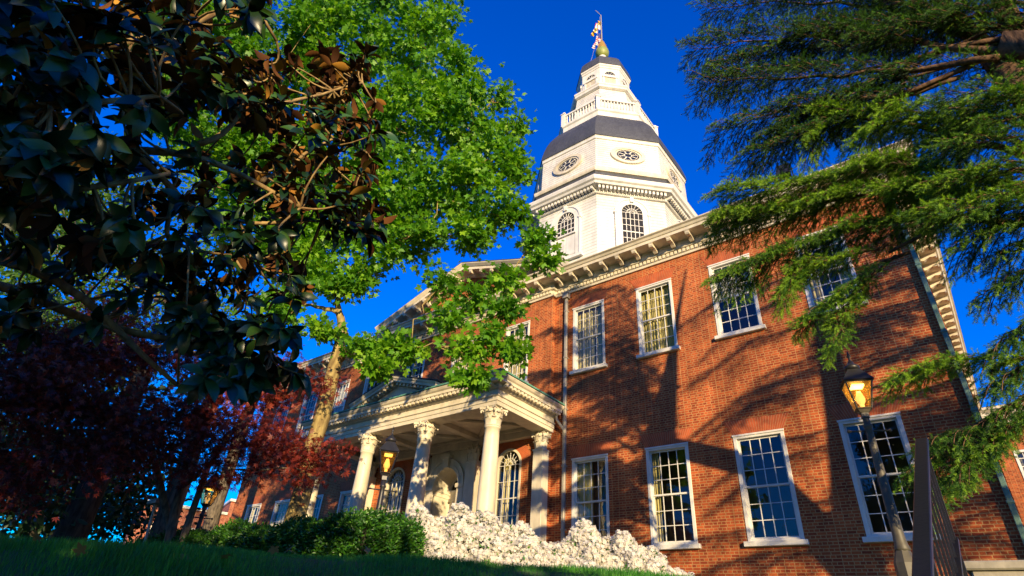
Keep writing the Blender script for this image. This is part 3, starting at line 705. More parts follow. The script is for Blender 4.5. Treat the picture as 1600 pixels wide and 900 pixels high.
m = MB(); octo(m, [(5.80, 31.75), (5.76, 32.1), (5.60, 32.8), (5.40, 33.5), (5.12, 34.2), (4.80, 34.8), (4.45, 35.4), (4.0, 36.0)]); m.build('dome_roof', M['slate'], bld)
m = MB(); octo(m, [(3.95, 35.85), (4.0, 36.0), (4.02, 36.45), (4.12, 36.55), (4.12, 36.68), (3.3, 36.72)]); gal = m.build('gallery', M['board'], bld)
m = MB()
for k in range(8):
    m.M = octM(k, 3.95); hw = 3.95*math.tan(math.pi/8)
    m.box(-hw+.16, hw-.16, -.08, .08, 36.78, 36.92); m.box(-hw+.16, hw-.16, -.10, .10, 37.85, 38.02)
    m.smooth = True
    for i in range(11):
        x = -hw+.3+(2*hw-.6)*i/10
        M0 = m.M.copy(); m.M = M0 @ Matrix.Translation((x, 0, 0)); m.lathe([(.04, 36.9), (.09, 37.15), (.05, 37.5), (.075, 37.7), (.06, 37.86)], 6, cap=False); m.M = M0
    m.smooth = False
    m.box(-hw-.17, -hw+.17, -.17, .17, 36.68, 38.1); m.box(-hw-.22, -hw+.22, -.22, .22, 38.1, 38.18)
    m.smooth = True; M0 = m.M.copy(); m.M = M0 @ Matrix.Translation((-hw, 0, 0)); m.lathe([(.05, 38.18), (.15, 38.28), (.15, 38.38), (.04, 38.5)], 8); m.M = M0; m.smooth = False
m.M = Matrix.Identity(4); m.build('balustrade', M['board'], gal)
m = MB(); octo(m, boards(3.25, 36.7, 2.72, 40.9, 17)+[(2.78, 40.9), (2.95, 41.0), (2.95, 41.2), (3.02, 41.3), (3.02, 41.45), (2.5, 41.6)]); lan = m.build('lantern_base', M['board'], bld)
for k in range(0, 2):
    m = MB(); m.M = octM(k, 3.0)
    for i in range(4): m.box(-.62+i*.32, -.36+i*.32, -.2, .1, 38.95, 39.1)
    m.build('louvre', M['dark'], lan)
m = MB(); octo(m, [(2.42, 41.5), (2.2, 41.75), (2.2, 44.5), (2.26, 44.55), (2.26, 44.72), (2.34, 44.8), (2.36, 44.95), (2.2, 45.0)]); lt = m.build('lantern', M['board'], bld)
for k in range(-2, 3):
    T = octM(k, 2.205); rr = .5; zs = 43.5
    w = MB(); w.M = T; w.ring(0, zs, rr, rr+.16, -.08, .05, n=14)
    for s in (-1, 1): w.box(*sorted((s*rr, s*(rr+.16))), -.08, .05, 42.2, zs-.002)
    w.box(-rr-.2, rr+.2, -.13, .05, zs-.28, zs-.005)
    w.build('lantern_surround', M['board'], lt)
    w = MB(); w.M = T
    for s in (-1, 1): w.box(*sorted((s*.02, s*rr)), -.03, .05, 42.2, zs-.3)
    for j in range(7):
        for s in (-1, 1): w.box(*sorted((s*.08, s*(rr-.06))), -.045, -.03, 42.28+j*.13, 42.36+j*.13)
    w.build('shutter', M['cream'], lt)
    w = MB(); w.M = T; w.poly([(rr*math.cos(math.pi*i/12), -.02, zs+rr*math.sin(math.pi*i/12)) for i in range(13)]); w.build('lantern_fanlight', M['glass'], lt)
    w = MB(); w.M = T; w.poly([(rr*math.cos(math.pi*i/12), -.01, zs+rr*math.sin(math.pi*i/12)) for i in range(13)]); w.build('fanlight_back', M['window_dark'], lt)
    w = MB(); w.M = T
    for i in range(1, 5): a = math.pi*i/5; w.tube([(0, -.04, zs), (rr*math.cos(a), -.04, zs+rr*math.sin(a))], .025, 4)
    w.build('fanlight_bars', M['white'], lt)
m = MB(); octo(m, [(2.40, 44.96), (2.36, 45.4), (2.2, 46.1), (1.85, 46.75), (1.3, 47.1)]); m.build('lantern_roof', M['slate'], bld)
m = MB(); octo(m, [(1.28, 47.08), (1.28, 47.2), (.4, 47.25)]); m.smooth = True; m.lathe([(.46, 47.2), (.34, 47.7), (.30, 48.6), (.40, 49.15)], 14, TX, YD); m.build('finial_base', M['board'], bld)
m = MB(); m.smooth = True; m.lathe([(.22, 49.1), (.46, 49.22), (.62, 49.5), (.68, 49.9), (.63, 50.15)], 20, TX, YD); ac = m.build('finial', M['acorn_green'], bld)
m = MB(); m.smooth = True; m.lathe([(.61, 50.1), (.57, 50.3), (.45, 50.85), (.28, 51.45), (.12, 51.9)], 20, TX, YD); m.build('finial_cap', M['gold'], ac)
m = MB(); m.tube([(TX, YD, 51.7), (TX, YD, 56.3)], [.08, .05], 8); m.tube([(TX, YD, 56.3), (TX-.5, YD-.2, 57.4)], .035, 6)
m.tube([(TX-.9, YD-1.2, 46.5), (TX-.3, YD-.4, 52), (TX-.08, YD-.08, 56)], .015, 5)
m.build('flagpole', M['pipe'], bld)
for k in (0, 1, 7): # lightning conductor straps down the boards
    pass
def flag(name, label, z1, z0, w, cols):
    m = MB(); m.smooth = True; nx, ny = 14, 12; vs = []; fs = []; mi = []
    a = math.pi*1.28
    for j in range(ny+1):
        for i in range(nx+1):
            u, v = i/nx, j/ny
            sp = w*u*(.55+.45*v); x = TX-.09+sp*math.cos(a)*.75; y = YD+sp*math.sin(a)*.6+.16*math.sin(u*15+v*2)
            vs.append((x, y, z1-(z1-z0)*v*(.8+.2*u)-u*1.15))
    m.add(vs, [])
    for j in range(ny):
        for i in range(nx):
            m.f.append((j*(nx+1)+i, j*(nx+1)+i+1, (j+1)*(nx+1)+i+1, (j+1)*(nx+1)+i)); m.m.append(cols(i/nx, j/ny)); m.sm.append(True)
    o = m.build(name, [M['flag_yellow'], M['flag_black'], M['flag_red'], M['flag_white'], M['flag_blue']])
    return tag(o, label, 'flag', 'flags on the dome pole')
flag('flag', 'yellow, black, red and white flag drooping near the top of the dome pole', 55.6, 53.6, 1.5, lambda u, v: ((0 if int(u*8+v*6) % 2 else 1) if (u < .5) == (v < .5) else (2 if int(u*5) % 2 else 3)))
flag('flag', 'furled red, white and blue flag hanging just above the acorn finial', 53.4, 51.6, 1.3, lambda u, v: 4 if (u < .45 and v < .55) else (2 if int(v*9) % 2 else 3))

# floodlight on the wing roof
m = MB(); fx = thing('floodlight', 'dark box floodlight standing on the roof edge of the right wing', 'floodlight', (-2.2, 16.55, 13.5))
m.M = Matrix.Translation((-2.2, 16.55, 14.45)) @ Matrix.Rotation(R_(-15), 4, 'X'); m.box(-.2, .2, -.12, .12, -.30, .30); m.box(-.23, .23, -.17, -.12, -.33, .0)
for i in range(6): m.box(-.2+i*.07, -.17+i*.07, .12, .2, -.25, .25)
m.build('lamp_housing', M['dark'], fx, bevel=.01)
m = MB(); m.M = Matrix.Translation((-2.2, 16.55, 0)); m.box(-.27, -.235, -.03, .03, 14.0, 14.5); m.box(.235, .27, -.03, .03, 14.0, 14.5); m.box(-.27, .27, -.031, .031, 13.94, 14.0); m.tube([(0, 0, 13.45), (0, 0, 13.95)], .04, 8); m.build('bracket', M['dark'], fx)

# ------------------------------------------------------------------ annex behind and the far building
an = thing('brick_annex', 'orange brick annex with white cornice beyond the right corner of the main building', 'building', (4, 46, .5))
x0, x1, ya, zt = .2, 14, 46., 13.9
wins = [(2.2, 3.9, 9.2, 12.1), (6.2, 7.9, 9.2, 12.1), (2.2, 3.9, 3.6, 6.6), (6.2, 7.9, 3.6, 6.6)]
w = wall_front(x0, x1, .3, zt, ya, wins); w.quad((x0, ya, .3), (x0, 56, .3), (x0, 56, zt), (x0, ya, zt)); w.quad((x1, ya, .3), (x1, 56, .3), (x1, 56, zt), (x1, ya, zt)); w.build('wall', M['brick'], an)
m = MB(); m.sweep([(x0, 56), (x0, ya), (x1, ya), (x1, 56)], [(0, zt-.1), (.08, zt-.1), (.1, zt+.15), (.4, zt+.4), (.4, zt+.6), (.6, zt+.75), (.6, zt+.9), (0, zt+1)], P)
seg_boxes(m, (x0, ya), (x1, ya), .5, lambda c, t, nn: obox(m, c, t, nn, .13, .1, .36, zt+.12, zt+.39)); m.build('cornice', M['cream'], an)
m = MB(); m.quad((x0-.6, ya-.6, zt+.92), (x1+.6, ya-.6, zt+.92), (x1, 56, zt+2), (x0, 56, zt+2)); m.build('roof', M['slate'], an)
for a, b, c, d in wins:
    m = MB(); m.box(a, a+.14, ya-.04, ya+.2, c, d); m.box(b-.14, b, ya-.04, ya+.2, c, d); m.box(a+.14, b-.14, ya-.038, ya+.2, d-.14, d); m.box(a+.14, b-.14, ya-.038, ya+.2, c, c+.12); m.box(a-.1, b+.1, ya-.15, ya+.1, c-.16, c-.002)
    for i in range(1, 4): x = a+(b-a)*i/4; m.box(x-.02, x+.02, ya+.08, ya+.12, c+.12, d-.14)
    for i in range(1, 6): z = c+(d-c)*i/6; m.box(a+.14, b-.14, ya+.082, ya+.118, z-.02, z+.02)
    f = m.build('window', M['white'], an); q = MB(); q.quad((a, ya+.13, c), (b, ya+.13, c), (b, ya+.13, d), (a, ya+.13, d)); q.build('pane', M['glass'], f); q = MB(); q.quad((a, ya+.5, c-.1), (b, ya+.5, c-.1), (b, ya+.5, d), (a, ya+.5, d)); q.build('room_back', M['room'], f)
fb = thing('row_house', 'distant pinkish red brick row house with small white windows beyond the hedge', 'building', (-45, 19, .5))
def local_box(x0, x1, y0, y1, z0, z1): return (x0, x1, y0, y1, z0, z1)
ang = math.atan2(1.0, -2.2)
FM = Matrix.Translation((-41.5, 18.3, 0)) @ Matrix.Rotation(R_(72), 4, 'Z')      # its front faces the lawn
m = MB(); m.M = FM; m.box(-3.6, 1.6, 0, 8, .3, 6.2); m.box(1.6, 7.5, .0, 8, .3, 7.1); m.build('wall', M['brick_far'], fb)
m = MB(); m.M = FM; m.box(-3.75, 1.59, -.15, 8, 6.2, 6.36); m.box(1.5, 7.6, -.15, 8, 7.1, 7.26); m.build('roof_coping', M['white'], fb)
for x, z in ((-2.6, 3.9), (-.6, 3.9), (2.6, 4.3), (4.8, 4.3)):
    m = MB(); m.M = FM; m.box(x, x+.75, -.06, .05, z, z+1.2); m.box(x-.1, x+.85, -.1, .05, z-.1, z-.002); f = m.build('window', M['white'], fb)
    m = MB(); m.M = FM; m.box(x+.08, x+.67, -.075, -.061, z+.08, z+.56); m.box(x+.08, x+.67, -.075, -.061, z+.64, z+1.12); m.build('pane', M['glass'], f)

# ------------------------------------------------------------------ street lamps
def street_lamp(label, base, ztop, zpost, lit, az=.3):
    post = M['lamp_post'] if lit else M['dark']
    x, y, zg = base; t = thing('street_lamp', label, 'street lamp', base, 'lantern street lamps on the lawn')
    T = Matrix.Translation((x, y, ztop)) @ Matrix.Rotation(az, 4, 'Z')    # ztop: bottom of the lantern
    m = MB(); m.M = Matrix.Translation((x, y, 0)); m.smooth = True
    m.lathe([(.085, zpost), (.10, zpost+.04), (.085, zpost+.09), (.075, zpost+.2), (.052, ztop-.42), (.05, ztop-.3), (.065, ztop-.28), (.065, ztop-.25), (.05, ztop-.23), (.045, ztop-.12)], 18)
    m.smooth = False; m.lathe([(.15, zg-.2), (.15, zpost-.14), (.10, zpost-.01), (.09, zpost+.02)], 8)
    pole = m.build('pole', post, t)
    m = MB(); m.M = Matrix.Translation((x, y, ztop-.34)) @ Matrix.Rotation(az, 4, 'Z'); m.tube([(-.27, 0, 0), (.27, 0, 0)], .013, 8)
    for s in (-1, 1): m.lathe([(.0, -.028), (.02, -.02), (.028, 0), (.02, .02), (0, .028)], 8, s*.28, 0)
    m.build('ladder_bar', post, t)
    b, tp, h = .10, .185, .42        # lantern: narrow below, wide above
    m = MB(); m.M = T
    m.box(-.05, .05, -.05, .05, -.14, -.05)
    m.add([(-.06, -.06, -.06), (.06, -.06, -.06), (.06, .06, -.06), (-.06, .06, -.06), (-b, -b, 0), (b, -b, 0), (b, b, 0), (-b, b, 0)], [(0,3,2,1),(4,5,6,7),(0,1,5,4),(1,2,6,5),(2,3,7,6),(3,0,4,7)])
    for sx in (-1, 1):
        for sy in (-1, 1): m.tube([(sx*b, sy*b, 0), (sx*tp, sy*tp, h)], .013, 4)
    for k in range(4):
        a = k*math.pi/2; c, s = math.cos(a), math.sin(a)
        rot = lambda p: (p[0]*c-p[1]*s, p[0]*s+p[1]*c, p[2])
        m.tube([rot((tp, -tp, h)), rot((tp, tp, h))], .016, 4); m.tube([rot((b, -b, .0)), rot((b, b, .0))], .013, 4)
    m.build('lantern_frame', post, t)
    m = MB(); m.M = T; q = tp+.035; ri = .085
    m.add([(-q, -q, h+.01), (q, -q, h+.01), (q, q, h+.01), (-q, q, h+.01), (-ri, -ri, h+.24), (ri, -ri, h+.24), (ri, ri, h+.24), (-ri, ri, h+.24)], [(0,3,2,1),(4,5,6,7),(0,1,5,4),(1,2,6,5),(2,3,7,6),(3,0,4,7)])
    m.smooth = True; m.lathe([(.08, h+.24), (.115, h+.26), (.12, h+.30), (.09, h+.33), (.05, h+.36), (.045, h+.39), (.02, h+.41), (.014, h+.47), (.028, h+.49), (.02, h+.52), (.004, h+.60)], 12)
    m.build('lantern_roof', M['dark'], t)
    g = MB(); g.M = T
    for k in range(4):
        a = k*math.pi/2; c, s = math.cos(a), math.sin(a); rot = lambda p: (p[0]*c-p[1]*s, p[0]*s+p[1]*c, p[2])
        g.quad(rot((b, -b+.012, .012)), rot((b, b-.012, .012)), rot((tp, tp-.012, h-.012)), rot((tp, -tp+.012, h-.012)))
    g.build('lantern_glass', M['glass_lamp'], t)
    m = MB(); m.M = T; m.smooth = True; m.lathe([(.035, .01), (.035, .07), (.03, .08)], 10); m.lathe([(.03, .08), (.062, .13), (.07, .18), (.045, .25), (.028, .30)], 12)
    m.build('bulb', emit_mat('lit_bulb', (1., .62, .28), .55 if lit else .3), t)
    m = MB(); m.M = T; m.box(-.085, .085, -.085, .085, h-.05, h-.02); m.build('burner', emit_mat('burner_glow', (1., .66, .18), 4. if lit else .7), t)
    l = bpy.data.lights.new('lamp_light', 'POINT'); l.energy = 2.6 if lit else .6; l.color = (1, .55, .15); l.shadow_soft_size = .05
    o = bpy.data.objects.new('lamp_light', l); C.objects.link(o); o.location = T @ Vector((0, 0, .34)); par(o, t)
    return t
street_lamp('tall lantern street lamp on a thick post, its bulb glowing, before the right wing', (-1.09, 9.94, float(gz(-1.09, 9.94))), 3.46, 1.42, True, .35)
street_lamp('lit lantern street lamp behind the clipped hedge, before the portico', (-9.79, 7.79, float(gz(-9.79, 7.79))), 2.88, 1.05, False, .9)
street_lamp('small distant lantern street lamp beside the red leaved maple trunk', (-16.46, 7.30, float(gz(-16.4, 7.3))), 2.64, .9, False, .8)

# ------------------------------------------------------------------ stair railing and stone block
rl = thing('stair_railing', 'black steel stair railing with close upright bars beside the right wing', 'railing', (-.35, 4, -.3))
rt = [np.array([-.29, 6.02, 1.73]), np.array([-.38, 3.98, .45]), np.array([-.42, 2.9, -.22])]; dv = (rt[2]-rt[0])
def rail_pt(u, drop=0): return rt[0]+dv*u-np.array([0, 0, drop])
def flatbar(m, a, b, hw, hz):
    a = np.array(a); b = np.array(b); t = (b-a)/np.linalg.norm(b-a); s = np.cross(t, [0, 0, 1]); s /= np.linalg.norm(s); n = np.cross(s, t)
    v = [p+s*hw*i+n*hz*j for p in (a, b) for i, j in ((-1, -1), (1, -1), (1, 1), (-1, 1))]
    m.add([tuple(p) for p in v], [(0,1,2,3),(7,6,5,4),(0,4,5,1),(1,5,6,2),(2,6,7,3),(3,7,4,0)])
m = MB(); flatbar(m, rail_pt(-.02), rail_pt(1), .047, .02); m.build('handrail', M['rail'], rl, bevel=.006)
m = MB(); flatbar(m, rail_pt(-.01, .80), rail_pt(1, .80), .03, .016); m.build('bottom_rail', M['rail'], rl)
for i in range(15):
    u = (i+.3)/15; p = rail_pt(u, .018); q = rail_pt(u, .79); m = MB(); m.box(p[0]-.008, p[0]+.008, p[1]-.008, p[1]+.008, q[2], p[2]); m.build('bar', M['rail'], rl)
for u in (.0, .52, .99):
    p = rail_pt(u, .02); m = MB(); m.box(p[0]-.018, p[0]+.018, p[1]-.018, p[1]+.018, p[2]-1.3, p[2]); m.build('post', M['rail'], rl)
m = MB(); m.box(-.30, .22, 7.3, 7.9, .2, .87); m.box(-.34, .26, 7.26, 7.94, .87, .95); m.box(.26, .85, 7.34, 7.86, .2, .80); m.box(.262, .9, 7.30, 7.9, .80, .88)
tag(m.build('stone_wall', M['stone'], bevel=.015), 'low pale stone stair wall end beyond the black railing', 'stone wall')

# ------------------------------------------------------------------ leaves
def frames(d, n):
    d = d/(np.linalg.norm(d, axis=1, keepdims=True)+1e-9); n = n-d*(n*d).sum(1, keepdims=True); n /= np.linalg.norm(n, axis=1, keepdims=True)+1e-9
    return np.stack([d, np.cross(n, d), n], 1)          # rows: x (along leaf), y, z(normal)
def foliage(name, parts, mats, parent=None):
    """parts: (template verts, faces, mat indices, positions, frames, sizes, tints)"""
    V = []; L = []; T = []; MI = []; TI = []; base = 0
    for tv, tf, tm, pos, fr, sz, tint in parts:
        tv = np.asarray(tv, np.float32); N = len(pos); K = len(tv)
        if N == 0: continue
        v = np.einsum('kj,nji->nki', tv, fr)*np.asarray(sz).reshape(-1, 1, 1)+pos[:, None, :]
        V.append(v.reshape(-1, 3)); TI.append(np.repeat(tint, K))
        fl = np.concatenate([np.asarray(f) for f in tf]); ln = np.array([len(f) for f in tf])
        L.append((fl[None, :]+base+K*np.arange(N)[:, None]).ravel()); T.append(np.tile(ln, N)); MI.append(np.tile(np.asarray(tm), N)); base += N*K
    V = np.concatenate(V).astype(np.float32); L = np.concatenate(L).astype(np.int32); T = np.concatenate(T).astype(np.int32); MI = np.concatenate(MI).astype(np.int32); TI = np.concatenate(TI).astype(np.float32)
    me = bpy.data.meshes.new(name); me.vertices.add(len(V)); me.vertices.foreach_set('co', V.ravel())
    me.loops.add(len(L)); me.loops.foreach_set('vertex_index', L); me.polygons.add(len(T))
    me.polygons.foreach_set('loop_start', np.concatenate([[0], np.cumsum(T)[:-1]]).astype(np.int32)); me.polygons.foreach_set('loop_total', T)
    for m_ in mats: me.materials.append(m_)
    me.polygons.foreach_set('material_index', MI); me.update(calc_edges=True)
    me.attributes.new('tint', 'FLOAT', 'POINT').data.foreach_set('value', TI)
    o = bpy.data.objects.new(name, me); C.objects.link(o)
    if parent is not None: par(o, parent)
    return o
def rv(n): v = RNG.normal(size=(n, 3)); return v/np.linalg.norm(v, axis=1, keepdims=True)
def kite(ang, ln, w, z=-.12):
    c, s = math.cos(ang), math.sin(ang); k = .55*ln
    return [(0, 0, 0), (k*c+w*s, k*s-w*c, z*.5), (ln*c, ln*s, z), (k*c-w*s, k*s+w*c, z*.5)]
def palm(lobes):
    V = []; Fc = []
    for a, l, w in lobes: b = len(V); V += kite(R_(a), l, w); Fc.append((b, b+1, b+2, b+3))
    return V, Fc, [0]*len(Fc)
MAPLE = palm([(0, 1, .26), (52, .85, .22), (-52, .85, .22), (105, .55, .16), (-105, .55, .16)])
ACER = palm([(0, 1, .13), (38, .9, .12), (-38, .9, .12), (78, .65, .10), (-78, .65, .10)])
OVAL = ([(0, 0, 0), (.35, .24, .05), (.75, .2, .04), (1, 0, -.06), (.75, -.2, .04), (.35, -.24, .05)], [(0, 3, 2, 1), (0, 5, 4, 3)], [0, 0])
BLADE = ([(-.035, 0, 0), (.035, 0, 0), (.025, .08, .55), (-.025, .08, .55), (0, .28, 1.)], [(0, 1, 2, 3), (3, 2, 4)], [0, 0])
FLOWER = palm([(k*72, 1, .34) for k in range(5)])
FLOWER = ([(x, y, .12*math.hypot(x, y)) for x, y, z in FLOWER[0]], FLOWER[1], FLOWER[2])

def ellipsoid(n, shell=.55):
    v = rv(n); r = (shell+(1-shell)*RNG.random(n)) if shell else RNG.random(n)**(1/3)
    return v*r[:, None]
def spray_leaves(centers, per, spread, size, up=.5, flat=.6):
    N = len(centers)*per
    off = RNG.normal(size=(N, 3))*spread; off[:, 2] *= flat
    pos = np.repeat(centers, per, 0)+off
    out = off+RNG.normal(size=(N, 3))*spread*.5; out[:, 2] -= spread*.35
    nrm = RNG.normal(size=(N, 3))*.6+off/(spread+1e-6)*.55; nrm[:, 2] += up*.6
    sz = size*(.65+.7*RNG.random(N))
    tint = np.clip(np.repeat(RNG.random(len(centers)), per)*.5+RNG.random(N)*.6-.05, 0, 1)
    return pos, frames(out, nrm), sz, tint
def bez(a, b, bend, n=7):
    a = np.array(a, float); b = np.array(b, float); t = np.linspace(0, 1, n)[:, None]; c = (a+b)/2+np.array(bend)
    return list((1-t)**2*a+2*t*(1-t)*c+t*t*b)
def tree(name, label, cat, base, r0, fork, blobs, leaf, mats, per, spread, size, bark, twig_n=6, up=.5, group=None, density=1., extra_trunks=(), shell=.45, limb_r=.5):
    t = thing(name, label, cat, tuple(base), group); w = MB(); w.smooth = True
    base = np.array(base, float); fork = np.array(fork, float)
    tr = bez(base-np.array([0, 0, .3]), fork, (0, 0, 0), 9); tr = [p+np.array([RNG.normal()*.04*r0*3, RNG.normal()*.04*r0*3, 0])*(0 < i < 8) for i, p in enumerate(tr)]
    w.tube(tr, [r0*(1.35 if i == 0 else 1.12 if i == 1 else 1-.35*i/8) for i in range(9)], 14)
    for ex in extra_trunks: w.tube(*ex, 9)
    cs = []; nodes = [(p_, r0*.75) for p_ in tr[5:]]+[(fork, r0*.7)]
    for c, r in sorted(blobs, key=lambda b_: np.linalg.norm(np.array(b_[0])-fork)):
        c = np.array(c, float); r = np.array(r if hasattr(r, '__len__') else (r, r, r*.8))
        src, nr_ = min(nodes, key=lambda q_: np.linalg.norm(q_[0]-c)+.9*max(0, q_[0][2]-c[2])+.25*np.linalg.norm(q_[0]-fork))
        L = np.linalg.norm(c-src); lb = bez(src, c, (0, 0, .10*L), 9); lb = [p+RNG.normal(size=3)*.03*L*(0 < i < 8) for i, p in enumerate(lb)]
        ra = min(nr_*.8, r0*limb_r*1.3); rads = [max(.015, ra*(1-.75*i/8)) for i in range(9)]
        w.tube(lb, rads, 7); nodes += list(zip(lb[3:], rads[3:]))
        n = max(3, int(density*18*np.prod(r)**(1/3)**1))if False else max(4, int(density*np.prod(r)**(2/3)*9))
        pts = c+ellipsoid(n, shell)*r; cs.append(pts)
        for p in pts[:twig_n]:
            q = lb[int(RNG.integers(4, 9))]; tw = bez(q, p, RNG.normal(size=3)*.08*np.linalg.norm(p-q), 5); w.tube(tw, [max(.006, r0*.09*(1-.7*i/4)) for i in range(5)], 5)
    w.build('trunk', bark, t)
    cs = np.concatenate(cs); pos, fr, sz, ti = spray_leaves(cs, per, spread, size, up)
    foliage('crown', [(*leaf, pos, fr, sz, ti)], mats, t)
    return t
# --- green maple before the portico
def B(px, py, h, r): return (at(px, py, h), r)
blobs = [B(640, 60, 13.2, 1.5), B(520, 70, 13.5, 1.9), B(420, 90, 14, 2.0), B(700, 130, 12.8, 1.4), B(740, 190, 12.6, 1.25), B(640, 190, 13, 1.7), B(540, 220, 13.6, 1.8), B(430, 230, 14.3, 1.9), B(330, 200, 15, 1.9), B(760, 255, 12.4, 1.15), B(700, 290, 12.7, 1.35), B(600, 310, 13.4, 1.6), B(500, 340, 13.8, 1.5), B(400, 350, 14.5, 1.6),
         B(770, 330, 12.3, .75), B(720, 365, 12.6, .8), B(640, 370, 13, .9), B(560, 400, 13.4, .9), B(470, 415, 13.9, 1.0), B(780, 150, 12.5, .6), B(800, 195, 12.4, .5), B(805, 268, 12.3, .55), B(810, 335, 12.2, .4),
         B(840, 375, 11.9, .38), B(855, 405, 11.8, .18), B(300, 90, 15.2, 2.0), B(590, -60, 13, 1.8), B(470, -60, 13.6, 2.0), B(690, 30, 13, .8), 
         B(690, 440, 12.2, .55), B(790, 440, 11.9, .3), B(740, 465, 12., .5), B(700, 500, 12.1, .6), B(640, 540, 12.4, .6), B(720, 545, 12., .5), B(770, 525, 11.8, .45), B(600, 545, 12.8, .5), B(590, 580, 12.7, .32), B(790, 480, 11.8, .4), B(740, 590, 11.8, .25), B(800, 545, 11.7, .26), B(570, 540, 12.9, .4), B(520, 450, 13.6, .7), B(455, 475, 14, .8), B(560, 440, 13.4, .45), B(420, 500, 14.2, .6), B(505, 520, 13.7, .35)]
mblobs = [(c, r*(.62 if np.max(r) < .62 else .9 if c[2] < 8.3 else 1)) for c, r in blobs]
tree('maple_tree', 'tall green maple with a sunlit yellowish trunk in front of the portico', 'tree', (-11.95, 7.3, float(gz(-11.95, 7.3))), .235, at(536, 520, 14), mblobs, MAPLE, [M['maple']], 60, .20, .13, M['bark_maple'], density=2.4, up=.45, limb_r=.42)
# --- red Japanese maple
rb = []
for (px, py, h, r) in ((40, 560, 12, 1.0), (110, 560, 12.5, 1.0), (190, 560, 13, 1.0), (270, 570, 13.5, 1.0), (60, 640, 12, 1.1), (150, 640, 12.5, 1.2), (240, 640, 13.2, 1.1), (320, 630, 13.5, 1.0), (390, 620, 13.2, .9), (440, 610, 13, .7), (350, 690, 13, .9), (420, 680, 12.6, .9), (480, 700, 12.4, .65), (520, 715, 12.3, .4), (470, 735, 12.3, .35), (250, 710, 13.2, .9), (150, 710, 12.6, 1.0), (60, 720, 12, .9), (10, 600, 11.5, 1.), (330, 560, 13.8, .9), (420, 560, 13.6, .7), (500, 600, 13.2, .45), (0, 760, 12, .7), (180, 500, 13.5, .9), (60, 520, 12.6, .8), (320, 740, 13.2, .35), (395, 735, 12.8, .4)):
    rb.append((at(px, py, h), (r, r, r*.55)))
g0 = at(285, 815, 14.5); g0[2] = float(gz(g0[0], g0[1]))
fk = at(283, 760, 14.5)
tree('japanese_maple', 'dark red leaved Japanese maple with several crooked stems left of the portico', 'tree', g0, .12, fk, rb, ACER, [M['redleaf']], 70, .24, .09, M['bark_grey'], density=3.0, up=.8, limb_r=.55, shell=.2,
     extra_trunks=[([g0-np.array([0, 0, .2]), g0+np.array([-.35, .1, .6]), at(243, 725, 14.3), at(225, 660, 13.8)], [.10, .085, .07, .04]), ([g0-np.array([0, 0, .2]), g0+np.array([.3, 0, .6]), at(325, 730, 14.2), at(380, 650, 13.6), at(425, 600, 13.4)], [.09, .075, .06, .045, .025])])
# --- trees beyond, on the left
def back_tree(label, px, hgt, h, crown, mat, bark, r0, per=30, size=.22, dens=1.0, kind='broadleaf_tree', leaf=OVAL):
    b = at(px, 820, h); b[2] = float(gz(b[0], b[1])); fk = b+np.array([0, 0, hgt])
    tree(kind, label, 'tree', b, r0, fk, crown, leaf, [mat], per, .45, size, bark, density=dens, twig_n=4, group='trees behind the lawn', shell=.3)
back_tree('big dark trunked tree at the left edge of the lawn under the magnolia', 118, 4.6, 17, [B(40, 640, 17.5, 1.6), B(150, 660, 18, 1.6), B(250, 680, 19, 1.3), B(60, 720, 17.5, 1.3), B(200, 730, 18.5, 1.0), B(10, 780, 17, 1.0), B(60, 790, 19, .8), B(190, 790, 20, .8), B(140, 580, 18, 1.5)], M['darkgreen'], M['bark_dark'], .34, 34, .2, 1.3)
back_tree('thick grey trunked tree just behind the red maple', 258, 5.5, 18, [B(130, 420, 20, 2.0), B(230, 460, 21, 1.8), B(40, 380, 20, 2.0), B(120, 340, 21, 2.0)], M['fargreen'], M['bark_grey'], .30, 34, .16, 1.0)
back_tree('pale green leafy tree far behind the left end of the building', 330, 9, 30, [B(150, 520, 31, 3.0), B(40, 520, 31, 3.), B(260, 420, 32, 2.6), B(60, 330, 32, 3.2), B(180, 280, 33, 3.), B(330, 330, 33, 2.6), B(20, 450, 31, 2.5), B(330, 480, 33, 1.8)], M['fargreen'], M['bark_grey'], .35, 30, .26, .8)
back_tree('dark bushy evergreen low behind the left trunks', 60, 1.5, 24, [B(20, 800, 24, 1.6), B(90, 805, 24, 1.5), B(160, 805, 25, 1.5), B(220, 800, 25, 1.6), B(60, 740, 26, 2.0), B(160, 740, 27, 2.2), B(0, 700, 26, 2.4)], M['darkgreen'], M['bark_dark'], .25, 34, .22, 1.2, 'evergreen_tree')
# --- trees out of the picture that shade the lawn
def shade_tree(label, base, fz, blobs, name='shade_tree'):
    base = (base[0], base[1], float(gz(base[0], base[1])))
    tree(name, label, 'tree', base, .3, (base[0], base[1], fz), blobs, OVAL, [M['darkgreen']], 40, .5, .34, M['bark_dark'], density=1.5, group='trees behind the camera', shell=.2)
def sn(n_, s_, z): return (s_*.788+n_*.616, -s_*.616+n_*.788, z)
shade_tree('broad dark tree standing behind the viewpoint', (6.0, -7.0), 2.0, [(sn(*p), r) for p, r in (((.25, 9, 3.4), 1.0), ((.2, 9.5, 3.2), 1.2), ((-1.2, 9, 3.3), 1.1), ((-.4, 9, 1.8), 1.5), ((-2.2, 9.5, 2.2), 1.7), ((-3.4, 9, 4.0), 1.8), ((-4.2, 10, 7.0), 1.5), ((-5.4, 9, 3.2), 2.1), ((-5.6, 9.6, 6.6), 2.2), ((-7.6, 10, 4.2), 2.3), ((-7.4, 10, 8.2), 2.0), ((-9.6, 10, 5.2), 2.4), ((.6, 9, 1.1), .8), ((-11.5, 10, 5), 2.2), ((-4.8, 10, 9.4), 1.5))])
